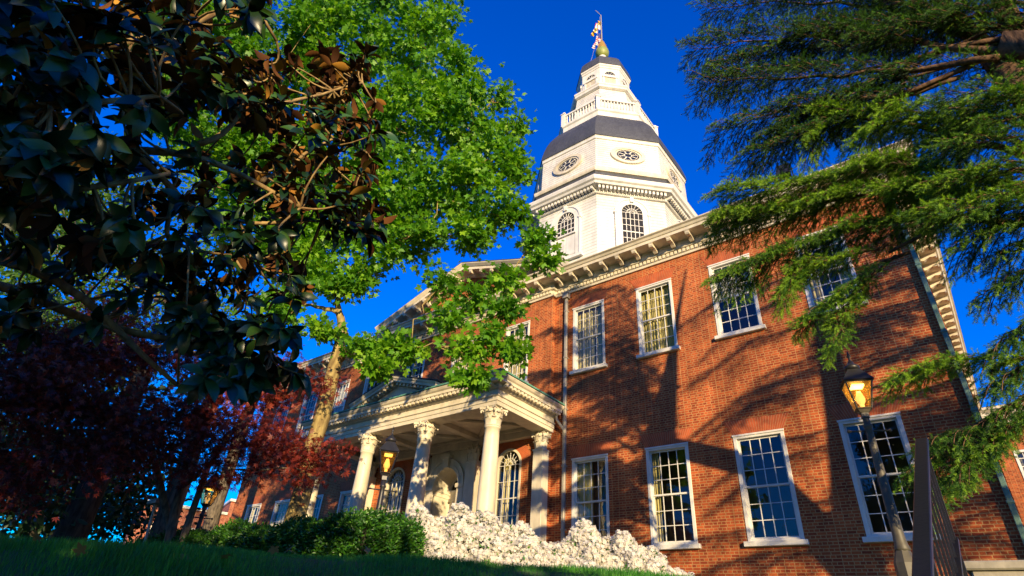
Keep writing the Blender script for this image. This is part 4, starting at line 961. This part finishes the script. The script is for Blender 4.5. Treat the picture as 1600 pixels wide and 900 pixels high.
shade_tree('tall dark tree far behind the viewpoint', (-4, -22), 8, [((-4, -22, 12), 3.4), ((-8, -23, 11), 3.2), ((-1, -22, 9), 3), ((-5, -22, 16), 2.4), ((-11, -24, 8), 3.2)])
# --- hedge, azaleas, shrubs
def mound_points(n, c, r, fl=.0):
    v = rv(n); v[:, 2] = np.abs(v[:, 2]); k = 1+.14*np.sin(v[:, 0]*7+c[0])*np.sin(v[:, 1]*6+c[1])+.10*np.sin(v[:, 2]*9+v[:, 0]*5)
    return np.array(c)+v*np.array(r)*k[:, None]*(1-.10*RNG.random(n))[:, None], v
def shrub(name, label, cat, mounds, parts_spec, group=None, core=M['core']):
    base = np.array(mounds[0][0]); t = thing(name, label, cat, tuple(base), group)
    cm = MB(); cm.smooth = True
    for c, r, n in mounds:
        cm.M = Matrix.Translation(tuple(c)) @ Matrix.Diagonal((r[0]*.84, r[1]*.84, r[2]*.84, 1)); cm.lathe([(math.cos(a), math.sin(a)) for a in np.linspace(-.5, 1.5, 9)], 16)
    cm.build('dark_core', core, t)
    for nm, leaf, mat, size, frac, jit, up in parts_spec:
        ps = []
        for c, r, n in mounds:
            if nm == 'blossom':
                q, v0 = mound_points(int(n*frac/11), c, r); v0 = v0/np.linalg.norm(v0/np.array(r), axis=1, keepdims=True); h = rv(len(q)*11); v = np.repeat(v0, 11, 0)*.5+h; v /= np.linalg.norm(v, axis=1, keepdims=True)
                p = np.repeat(q, 11, 0)+v*(.045+.02*RNG.random((len(v), 1))); k = len(p)
            else: p, v = mound_points(int(n*frac), c, r); k = len(p)
            nr = v+rv(k)*jit; nr[:, 2] += up; ti = np.clip(.5+.35*RNG.normal(size=k), 0, 1)
            ps.append((*leaf, p, frames(rv(k), nr), size*(.7+.6*RNG.random(k)), ti))
        foliage(nm, ps, [mat], t)
    return t
def G(x, y, dz=0.): return (x, y, float(gz(x, y))+dz)
# clipped hedge: a long rounded box
def hedge(name, label, x0, x1, y0, y1, ztop, n, mat=M['hedge'], size=.05):
    t = thing(name, label, 'hedge', ((x0+x1)/2, (y0+y1)/2, float(gz((x0+x1)/2, y0))))
    cx, cy = (x0+x1)/2, (y0+y1)/2; hx, hy = (x1-x0)/2, (y1-y0)/2
    def surf(n):
        f = RNG.random(n); x = cx+hx*(2*RNG.random(n)-1); zb = gz(x, np.full(n, y0))-.1; zt = ztop+.05*np.sin(x*2.1)+.04*np.sin(x*5.3+1)
        y = np.empty(n); z = np.empty(n); nn = np.zeros((n, 3))
        a = f < .5; b = (f >= .5) & (f < .85); c = f >= .85
        y[a] = y0; z[a] = zb[a]+(zt-zb)[a]*RNG.random(a.sum()); nn[a] = (0, -1, .2)
        y[b] = y0+(y1-y0)*RNG.random(b.sum()); z[b] = zt[b]; nn[b] = (0, 0, 1)
        e = RNG.random(c.sum()) < .7; x[c] = np.where(e, x1, x0); y[c] = y0+(y1-y0)*RNG.random(c.sum()); z[c] = zb[c]+(zt-zb)[c]*RNG.random(c.sum()); nn[c] = np.stack([np.where(e, 1., -1.), 0*e, 0*e+.2], 1)
        # round the shoulders
        q = np.clip((z-(zt-.25))/.25, 0, 1); y = np.where(a, y+.14*q**2, y); x = np.where(c, x-np.sign(x-cx)*.18*q**2, x); z = np.where(b, z-.12*np.clip(1-(y-y0)/.3, 0, 1)**2, z)
        p = np.stack([x, y, z], 1); p += nn*(.07*np.sin(x*3.1+z*4)[:, None]+.05*RNG.normal(size=(n, 1)))
        return p, nn
    p, nn = surf(n); nr = nn+rv(n)*.7; nr[:, 2] += .25
    ti = np.clip(.35+.3*RNG.normal(size=n)+.3*(RNG.random(n) < .08), 0, 1)
    m = MB(); m.box(x0+.14, x1-.2, y0+.14, y1-.12, float(gz(cx, y0))-.4, ztop-.12); m.build('dark_core', M['core'], t)
    foliage('foliage', [(*OVAL, p, frames(nn+rv(n)*.8, nr), size*(.7+.6*RNG.random(n)), ti)], [mat], t)
hedge('clipped_hedge', 'long clipped dark green hedge at the top of the lawn', -15.2, -7.25, 5.6, 6.7, 1.48, 80000, size=.05)
hedge('low_hedge', 'low clipped hedge on the far left of the lawn', -24, -16.2, 5.2, 6.2, 1.18, 12000, size=.07)
def azalea(label, mounds, n=1.):
    shrub('azalea', label, 'azalea', mounds, [('leaves', OVAL, M['hedge'], .06, .35, .8, .2), ('blossom', FLOWER, M['petal'], .034, 2.8, .25, .1)], 'white azaleas by the building')
azalea('white azalea in full bloom next to the end of the hedge, partly in blue shade', [(G(-7.75, 7.35, -.1), (.75, .75, 1.12), 5200), (G(-7.0, 7.7, -.1), (.85, .8, 1.18), 5600), (G(-6.45, 8.2, -.1), (.8, .75, .98), 5000), (G(-6.2, 7.75, -.15), (.75, .6, .62), 3600), (G(-7.1, 7.1, -.15), (.7, .5, .7), 3000)])
azalea('sunlit white azalea with a rounded top below the first window of the right wing', [(G(-5.75, 9.3, -.1), (.75, .7, 1.12), 4800), (G(-5.1, 9.6, -.15), (.8, .7, .98), 4800), (G(-4.55, 9.8, -.25), (.7, .65, .72), 3400), (G(-5.5, 8.8, -.2), (.8, .6, .66), 3400), (G(-4.7, 9.2, -.25), (.7, .5, .5), 2600), (G(-4.05, 9.9, -.25), (.6, .5, .52), 2400), (G(-5.2, 8.3, -.3), (.9, .6, .55), 3200), (G(-4.3, 8.8, -.3), (.7, .5, .42), 2400)])
shrub('rhododendron', 'yellow green rhododendron rising behind the hedge before the portico column', 'shrub', [(G(-10.4, 8.3, .2), (1.0, .7, 1.02), 900), (G(-11.6, 8.1, .2), (.8, .6, .85), 700)], [('leaves', OVAL, M['rhodo'], .20, 1., .7, .5)])
shrub('laurel_shrub', 'dark leaved shrub tip showing between the azalea and the door', 'shrub', [(G(-8.3, 8.9, .2), (.8, .6, 1.12), 900)], [('leaves', OVAL, M['hedge'], .16, 1., .7, .4)])

# --- Atlas cedar on the right
TUFT = ([], [], [])
def make_tuft():
    V = []; Fc = []; rg = random.Random(3)
    for i in range(22):
        x = .05+.95*i/22; a = rg.uniform(0, 2*math.pi); l = .24*(1-.35*x)*rg.uniform(.8, 1.2); c, s = math.cos(a), math.sin(a); b = len(V); w = .022
        V += [(x-w, 0, 0), (x+w, 0, 0), (x+.16, l*c, l*s)]; Fc.append((b, b+1, b+2))
        V += [(x-.3*w, -w*s, w*c), (x+.3*w, w*s, -w*c), (x+.13, l*.9*math.cos(a+2.2), l*.9*math.sin(a+2.2))]; Fc.append((b+3, b+4, b+5))
    b = len(V); V += [(0, -.012, 0), (0, .012, 0), (1, 0, 0)]; Fc.append((b, b+1, b+2))
    return V, Fc, [0]*len(Fc)
TUFT = make_tuft()
ced = thing('cedar_tree', 'large dark cedar with drooping needled boughs over the right wing', 'tree', (6.5, 9.9, float(gz(6.5, 9.9))))
cw = MB(); cw.smooth = True; CP = []; CD = []; CT = []
def bough(path, rad, spread, dens=1., droop=.35, lit_tint=.5, t0=.2):  # sun and shade on each bough are painted into its needle colour
    path = [np.array(p, float) for p in path]; n = 14
    # resample
    seg = np.array([0]+[np.linalg.norm(b-a) for a, b in zip(path, path[1:])]).cumsum(); L = seg[-1]
    def pt(u): return np.array([np.interp(u*L, seg, [p[k] for p in path]) for k in range(3)])
    ax = [pt(u)+RNG.normal(size=3)*.03*(u > 0) for u in np.linspace(0, 1, n)]
    cw.tube(ax, [max(.007, rad*(1-.92*i/(n-1))) for i in range(n)], 7)
    nb = int(L*15*dens)
    for i in range(nb):
        u = t0+(1-t0)*(i+RNG.random())/nb; p = pt(u); d = pt(min(1, u+.03))-pt(max(0, u-.03)); d /= np.linalg.norm(d)+1e-9
        side = np.cross(d, [0, 0, 1.]); side /= np.linalg.norm(side)+1e-9; s = 1 if i % 2 else -1
        ln = .85*spread*(.35+.65*math.sin(math.pi*min(1, .25+.75*(1-u))))*(.5+.7*RNG.random())
        dr = d*(.6+.4*RNG.random())+side*s*(.6+.6*RNG.random())+np.array([0, 0, .06*RNG.normal()+.05]); dr /= np.linalg.norm(dr)
        k = max(2, int(ln/.085)); pts = []
        for j in range(k+1):
            v = j/k; q = p+dr*ln*v-np.array([0, 0, droop*.75*ln*v**2.4]); pts.append(q)
        if ln > .25: cw.tube(pts[::max(1, k//4)], .007, 3, False)
        for j in range(1, k+1):
            tang = pts[j]-pts[j-1]; tang /= np.linalg.norm(tang); lat = np.cross(tang, [0, 0, 1.]); lat /= np.linalg.norm(lat)+1e-9
            for q_ in range(6 if lit_tint > .45 and t0 != .05 and dens > .7 else 4 if dens > .7 else 2):
                sd = RNG.choice((-1, 1)); wd = RNG.random()*(.05+.13*(1-j/k)**.6)
                e = tang*(.9-.5*wd/.18)+lat*sd*(.25+4*wd)+RNG.normal(size=3)*.28; e[2] -= .12+.8*wd
                CP.append(pts[j]+lat*sd*wd+np.array([0, 0, -.9*wd*wd/.18])+RNG.normal(size=3)*.018); CD.append(e); CT.append(np.clip(lit_tint+.22*RNG.normal()+.25*(j/k-.5), 0, 1))
def Pth(*pp): return [at(px, py, h) for px, py, h in pp]
TRK = [(6.5, 9.9, .2), (6.2, 9.8, 4.0), (4.8, 9.3, 7.0), (2.2, 8.7, 8.4)]
cw.tube(TRK, [.42, .36, .30, .25], 14)
cw.tube(Pth((1630, 170, 9), (1560, 100, 9.2), (1495, 30, 9.8), (1450, -40, 10.2), (1425, -90, 10.5)), [.23, .18, .12, .06, .02], 12)
cw.tube([(6.2, 9.8, 4), (6.4, 10, 8), (6.4, 10.1, 11), (6.3, 10.1, 14)], [.34, .26, .16, .05], 12)
cw.tube(Pth((1620, 130, 9.4), (1590, 60, 9.5), (1560, -10, 9.6), (1550, -90, 9.6)), [.2, .17, .13, .1], 10)
# bare looking branches
for pth, r in ((Pth((1580, 60, 9), (1480, 75, 9), (1420, 95, 8.9), (1340, 110, 8.8)), .05), (Pth((1640, 260, 9), (1560, 320, 9), (1480, 350, 9), (1390, 395, 9)), .055), (Pth((1490, 30, 9), (1440, 8, 9), (1380, 2, 8.9)), .05), (Pth((1385, 105, 9), (1420, 140, 9), (1445, 155, 9)), .03)):
    cw.tube([p+RNG.normal(size=3)*.015 for p in pth], [r, r*.8, r*.6, r*.4][:len(pth)], 6)
# upper mass, its shade painted in as darker needles
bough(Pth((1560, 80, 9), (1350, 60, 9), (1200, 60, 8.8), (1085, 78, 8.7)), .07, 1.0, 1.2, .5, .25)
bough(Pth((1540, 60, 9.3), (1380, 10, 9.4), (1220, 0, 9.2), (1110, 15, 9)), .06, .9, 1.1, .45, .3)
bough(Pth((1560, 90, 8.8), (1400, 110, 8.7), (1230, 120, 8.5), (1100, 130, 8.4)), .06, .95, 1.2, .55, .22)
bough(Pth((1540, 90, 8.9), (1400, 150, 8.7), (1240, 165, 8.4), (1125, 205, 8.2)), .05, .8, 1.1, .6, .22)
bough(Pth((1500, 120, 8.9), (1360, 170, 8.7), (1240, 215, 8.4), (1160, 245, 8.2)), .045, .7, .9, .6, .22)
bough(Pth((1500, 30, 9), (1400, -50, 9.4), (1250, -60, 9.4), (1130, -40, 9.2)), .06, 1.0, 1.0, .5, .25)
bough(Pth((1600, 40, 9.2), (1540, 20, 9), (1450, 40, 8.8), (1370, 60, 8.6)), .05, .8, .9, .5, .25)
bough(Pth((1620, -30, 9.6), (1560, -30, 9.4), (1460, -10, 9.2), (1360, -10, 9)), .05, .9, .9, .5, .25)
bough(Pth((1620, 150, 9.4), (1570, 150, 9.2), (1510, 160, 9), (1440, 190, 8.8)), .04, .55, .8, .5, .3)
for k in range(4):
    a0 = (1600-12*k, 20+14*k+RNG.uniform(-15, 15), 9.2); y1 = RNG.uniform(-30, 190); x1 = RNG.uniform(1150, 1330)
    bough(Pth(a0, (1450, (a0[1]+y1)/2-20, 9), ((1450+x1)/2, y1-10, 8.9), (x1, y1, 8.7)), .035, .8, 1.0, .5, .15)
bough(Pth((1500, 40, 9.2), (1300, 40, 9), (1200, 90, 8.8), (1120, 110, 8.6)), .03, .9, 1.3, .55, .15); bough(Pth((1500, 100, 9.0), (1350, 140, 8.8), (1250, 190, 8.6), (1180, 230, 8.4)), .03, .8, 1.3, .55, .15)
# middle, sun from the right painted in as paler needles
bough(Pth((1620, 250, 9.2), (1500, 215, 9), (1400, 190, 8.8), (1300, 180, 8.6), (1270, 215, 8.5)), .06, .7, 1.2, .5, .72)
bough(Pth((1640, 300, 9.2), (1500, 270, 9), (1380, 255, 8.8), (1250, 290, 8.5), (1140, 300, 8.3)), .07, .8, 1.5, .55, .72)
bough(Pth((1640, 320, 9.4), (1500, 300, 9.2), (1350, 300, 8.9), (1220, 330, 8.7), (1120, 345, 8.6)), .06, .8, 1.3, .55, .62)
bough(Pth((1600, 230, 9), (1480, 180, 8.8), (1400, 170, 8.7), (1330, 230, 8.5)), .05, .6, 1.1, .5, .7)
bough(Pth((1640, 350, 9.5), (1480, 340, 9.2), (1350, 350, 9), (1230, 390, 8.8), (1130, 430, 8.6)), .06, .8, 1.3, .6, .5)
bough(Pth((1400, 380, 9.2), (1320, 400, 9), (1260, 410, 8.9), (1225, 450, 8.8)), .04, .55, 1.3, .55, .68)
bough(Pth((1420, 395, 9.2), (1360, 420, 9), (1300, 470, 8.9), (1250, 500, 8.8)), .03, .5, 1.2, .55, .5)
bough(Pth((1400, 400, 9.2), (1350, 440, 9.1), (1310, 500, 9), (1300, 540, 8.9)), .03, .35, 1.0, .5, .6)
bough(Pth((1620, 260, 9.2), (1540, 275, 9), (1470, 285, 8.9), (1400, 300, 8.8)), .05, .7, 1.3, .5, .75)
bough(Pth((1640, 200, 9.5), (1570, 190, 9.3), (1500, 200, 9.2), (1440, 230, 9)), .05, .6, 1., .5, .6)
for k in range(10):
    y0 = 125+23*k; x1 = RNG.uniform(1440, 1540); y1 = y0+RNG.uniform(-10, 60)
    bough(Pth((1690, y0+RNG.uniform(-20, 20), 8.8), (1590, (y0+y1)/2-12, 8.5), (x1, y1, 8.3)), .025, .6, 1.3, .45, RNG.uniform(.35, .8), .05)
for k in range(5):
    y0 = -20+28*k; bough(Pth((1690, y0, 9.4), (1600, y0+RNG.uniform(-20, 20), 9.2), (1480, y0+RNG.uniform(-30, 40), 9.1)), .025, .6, 1., .45, .3, .05)
# right edge and lower boughs
for (a, b_, c_) in (((1680, 300, 9), (1600, 340, 8.8), (1500, 380, 8.6)), ((1690, 380, 9), (1610, 420, 8.8), (1540, 460, 8.7)), ((1690, 450, 9), (1620, 490, 8.8), (1560, 540, 8.7)), ((1690, 520, 9), (1620, 560, 8.9), (1550, 600, 8.8)), ((1700, 330, 9.5), (1640, 360, 9.3), (1560, 400, 9.2))):
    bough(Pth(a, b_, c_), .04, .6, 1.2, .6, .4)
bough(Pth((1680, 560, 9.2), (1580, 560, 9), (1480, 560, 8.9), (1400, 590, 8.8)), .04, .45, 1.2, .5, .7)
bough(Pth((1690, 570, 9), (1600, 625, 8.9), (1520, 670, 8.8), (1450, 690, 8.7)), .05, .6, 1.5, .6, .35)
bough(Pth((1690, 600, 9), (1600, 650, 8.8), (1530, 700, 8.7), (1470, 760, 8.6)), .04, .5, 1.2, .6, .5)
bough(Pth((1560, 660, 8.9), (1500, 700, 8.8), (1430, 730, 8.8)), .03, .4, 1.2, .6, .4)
for i in range(14):
    z = RNG.uniform(3.6, 7.6); a = RNG.uniform(-.5, 1.9); L = RNG.uniform(2.5, 5); o = np.array([6.2, 9.9, z]); d = np.array([math.cos(a), math.sin(a), 0])
    bough([o, o+d*L*.5+np.array([0, 0, .2]), o+d*L+np.array([0, 0, -.3])], .03, 1.0, .6, .6, .4)
# the rest of the tree, above and to the right of the picture
for i in range(60):
    z = 4.8+8.4*(i/60); a = RNG.uniform(-1.75, 1.9)
    L = (5.8-.26*(z-5))*RNG.uniform(.7, 1.05); o = np.array([6.3, 9.9, z]); d = np.array([math.cos(a), math.sin(a), 0])
    tip = o+d*L; nn_ = tip[0]*.616+tip[1]*.788
    if nn_ < 8.8 and 6.2 < z < 10.8: continue
    bough([o, o+d*L*.5+np.array([0, 0, .35]), o+d*L+np.array([0, 0, -.1])], .035, 1.0, .6, .5, .4)
cw.build('trunk', M['bark_cedar'], ced)
CP = np.array(CP); CD = np.array(CD)
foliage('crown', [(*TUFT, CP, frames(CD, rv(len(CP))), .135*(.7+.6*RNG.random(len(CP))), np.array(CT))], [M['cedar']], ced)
print('cedar tufts', len(CP))

# --- magnolia close by on the left
def mag_leaf():
    prof = [(0, .0), (.12, .08), (.3, .16), (.5, .20), (.7, .18), (.88, .09), (1, 0)]
    top = []; 
    for x, w in prof:
        zc = .10*math.sin(x*2.6)-.22*x*x
        top += [(x, -w, zc+.28*w), (x, 0, zc), (x, w, zc+.28*w)]
    fc = []; mi = []
    for i in range(len(prof)-1):
        a = 3*i; fc += [(a, a+3, a+4, a+1), (a+1, a+4, a+5, a+2)]; mi += [0, 0]
    n = len(top); bot = [(x, y, z-.012) for x, y, z in top]
    fc2 = [tuple(n+i for i in f[::-1]) for f in fc]
    return top+bot, fc+fc2, mi+[1]*len(fc2)
MAG = mag_leaf()
mg = thing('magnolia_tree', 'large glossy leaved magnolia with rusty leaf undersides hanging close at the upper left', 'tree', (-4.6, -1.6, float(gz(-4.6, -1.6))))
mw = MB(); mw.smooth = True
trunk = bez((-4.6, -1.6, -.8), (-4.4, -1.2, 6.5), (-.1, .1, 0), 9); mw.tube(trunk, [.24, .2, .18, .17, .15, .13, .11, .09, .05], 12)
skel = []
def limb(pts, r0, r1, n=18):
    pts = [np.array(p, float) for p in pts]; seg = np.array([0]+[np.linalg.norm(b-a) for a, b in zip(pts, pts[1:])]).cumsum()
    q = [np.array([np.interp(u*seg[-1], seg, [p[k] for p in pts]) for k in range(3)])+RNG.normal(size=3)*.018 for u in np.linspace(0, 1, n)]
    for _ in range(2): q = [q[0]]+[(q[i-1]+2*q[i]+q[i+1])/4 for i in range(1, n-1)]+[q[-1]]
    mw.tube(q, list(np.linspace(r0, r1, n)), 8); skel.extend(q[2:])
T_ = lambda z: np.array([-4.5, -1.4, z])
limb([T_(.9)]+Pth((-60, 250, 4), (100, 232, 3.6), (215, 228, 3.4), (315, 233, 3.35), (350, 255, 3.3), (400, 285, 3.3), (470, 330, 3.3)), .06, .012)
limb(Pth((315, 233, 3.35), (350, 215, 3.3), (380, 170, 3.3), (390, 120, 3.3)), .02, .008, 10)
limb([T_(1.6)]+Pth((-60, 90, 3.6), (120, 80, 3.2), (250, 60, 3), (330, 30, 2.9), (400, -20, 2.9)), .06, .012)
limb([T_(2.4)]+Pth((60, -60, 3), (250, -40, 2.9), (420, 10, 2.9), (440, 60, 2.9)), .05, .01)
limb(Pth((250, 60, 3), (330, 120, 3.2), (420, 165, 3.4), (500, 150, 3.5), (560, 130, 3.6)), .022, .008)
limb(Pth((400, 285, 3.3), (460, 260, 3.5), (520, 210, 3.6), (570, 240, 3.7)), .018, .007)
limb([T_(.5)]+Pth((-60, 390, 4.6), (60, 415, 4.4), (150, 480, 4.2), (220, 560, 4.1), (275, 605, 4.)), .07, .012)
limb([T_(.4)]+Pth((-60, 420, 4.8), (40, 450, 4.6), (120, 500, 4.4), (220, 525, 4.2), (330, 530, 4.), (420, 550, 3.9)), .06, .012)
limb(Pth((215, 228, 3.4), (270, 290, 3.5), (300, 330, 3.5), (380, 345, 3.5), (470, 350, 3.6), (560, 350, 3.6)), .022, .008)
limb(Pth((270, 290, 3.5), (260, 390, 3.7), (310, 395, 3.7), (390, 400, 3.7)), .018, .007)
limb([T_(1.2)]+Pth((-60, 170, 3.), (60, 170, 2.7), (150, 150, 2.6), (260, 150, 2.6)), .05, .01)
limb([T_(.8)]+Pth((-60, 310, 3.4), (60, 300, 3), (160, 290, 2.9), (260, 270, 2.9)), .05, .01)
skel = np.array(skel); LP = []; LD = []; LN = []; LS = []; LT = []
def whorl(c, d, n, size):
    d = d/np.linalg.norm(d); a0 = RNG.random()*6.28
    e1 = np.cross(d, [.3, .2, 1.]); e1 /= np.linalg.norm(e1); e2 = np.cross(d, e1)
    for i in range(n):
        a = a0+2.4*i; op = .35+.75*(i/n) ; o = d*math.cos(op*1.25)+(e1*math.cos(a)+e2*math.sin(a))*math.sin(op*1.25)
        o = o+np.array([0, 0, -.6])+RNG.normal(size=3)*.22; LP.append(c-d*.07*(i/n)+RNG.normal(size=3)*.008); LD.append(o); LN.append(d*1.0+np.array([0, 0, .3])+RNG.normal(size=3)*.25); LS.append(size*RNG.uniform(.75, 1.15)); LT.append(RNG.random())
def whorls(n, x0, x1, y0, y1, h0, h1, k=9, size=.185, rust=False):
    size *= .86; n = int(n*1.25)
    for _ in range(n):
        c = at(RNG.uniform(x0, x1), RNG.uniform(y0, y1), RNG.uniform(h0, h1)); q = skel[np.argmin(((skel-c)**2).sum(1)+RNG.random(len(skel))*.03)]
        tw = bez(q, c, np.array([0, 0, -.05])+RNG.normal(size=3)*.06, 6); mw.tube(tw, [.009, .008, .007, .006, .006, .005], 5, False)
        d = tw[-1]-tw[-2]; d = d/(np.linalg.norm(d)+1e-9)+(np.array([.1, .1, .15]) if rust else np.array([.55, -.25, -.25]))+RNG.normal(size=3)*.35; whorl(c, d, k, size)
whorls(46, -20, 420, -30, 70, 2.4, 3.6); whorls(52, -20, 230, 60, 260, 2.3, 3.6); whorls(26, 200, 330, 70, 180, 2.8, 3.6); whorls(26, -20, 260, 250, 400, 2.8, 4.2)
whorls(34, 350, 560, 90, 210, 3.0, 3.8, 9, .18, True); whorls(26, 430, 590, 180, 330, 3.1, 3.8, 9, .18, True); whorls(32, 270, 480, 240, 400, 3.2, 4.0, 8, .17); whorls(10, 500, 590, 80, 160, 3.3, 3.8, 9, .18, True)
whorls(8, 520, 590, 320, 370, 3.4, 3.7, 9, .18); whorls(30, 270, 480, 400, 520, 3.4, 4.2, 8, .18); whorls(16, 300, 470, 510, 590, 3.4, 4., 9, .19); whorls(14, -20, 200, 380, 520, 3.6, 4.8, 8, .18); whorls(10, 180, 290, 380, 470, 3.8, 4.4, 8, .18); whorls(5, 330, 400, 560, 600, 3.4, 3.8, 9, .19)
mw.build('trunk', M['bark_magnolia'], mg)
LP = np.array(LP); foliage('crown', [(*MAG, LP, frames(np.array(LD), np.array(LN)), np.array(LS), np.array(LT))], [M['mag_top'], M['mag_under']], mg)

# --- grass
n = 130000
az = np.radians(RNG.uniform(-92, -18, n)); r = np.sqrt(RNG.uniform(3.0**2, 8.6**2, n)); gx, gy = r*np.sin(az), r*np.cos(az)
k = ~((gy > 5.5) & (gx < -7.3)); gx, gy = gx[k], gy[k]; n = len(gx)
gp = np.stack([gx, gy, gz(gx, gy)-.01], 1); a = RNG.random(n)*6.28
gd = np.stack([np.cos(a), np.sin(a), 0*a], 1); gn = np.stack([RNG.normal(size=n)*.25, RNG.normal(size=n)*.25, np.ones(n)], 1)
lumps = .75+.4*np.sin(gx*1.7+1)*np.sin(gy*2.3)
g = foliage('grass', [(*BLADE, gp, frames(gd, gn), .085*lumps*(.6+.8*RNG.random(n)), np.clip(.42+.26*RNG.normal(size=n)+.28*np.sin(gx*2.9+np.sin(gy*3.7)*1.6)*np.sin(gy*4.1+gx), 0, 1))], [M['grass']])
tag(g, kind='stuff', label='short dark green grass of the shaded lawn bank', cat='grass')
# a few dry leaves lying in the grass
def dry(label, px, py, h, k):
    c = at(px, py, h); c[2] = float(gz(c[0], c[1]))+.05; p = c+np.stack([RNG.normal(size=k)*.06, RNG.normal(size=k)*.06, RNG.random(k)*.05], 1)
    o = foliage('dry_leaf', [(*MAPLE, p, frames(rv(k), rv(k)+np.array([0, 0, 1.])), .07+.03*RNG.random(k), RNG.random(k))], [M['dry']]); tag(o, label, 'dry leaf'); return o
for px_, py_, h_ in ((120, 880, 5.4), (350, 893, 5.6), (560, 890, 6.4), (690, 895, 6.6), (40, 868, 6)): dry('small brown fallen leaf lying in the shaded lawn grass', px_, py_, h_, 1)['group'] = 'fallen leaves on the lawn'
dry('curled tan dry leaf lying in the grass before the hedge', 440, 884, 6.2, 3); dry('pale dry leaf lying at the left in the grass', 268, 890, 5.6, 2)
# grey sign pole
c = at(235, 829, 15); pt_ = thing('sign_pole', 'thin grey leaning pole with a flat box on top left of the red maple stems', 'pole', tuple(c)); tpt = at(243, 788, 15)
m = MB(); m.tube([tuple(c-np.array([0, 0, .5])), tuple(tpt)], .03, 8); m.build('shaft', M['pipe'], pt_)
m = MB(); m.M = Matrix.Translation(tuple(tpt)); m.box(-.22, .22, -.1, .1, 0, .07); m.box(-.16, .16, -.07, .07, .07, .10); m.build('box', M['pipe'], pt_)
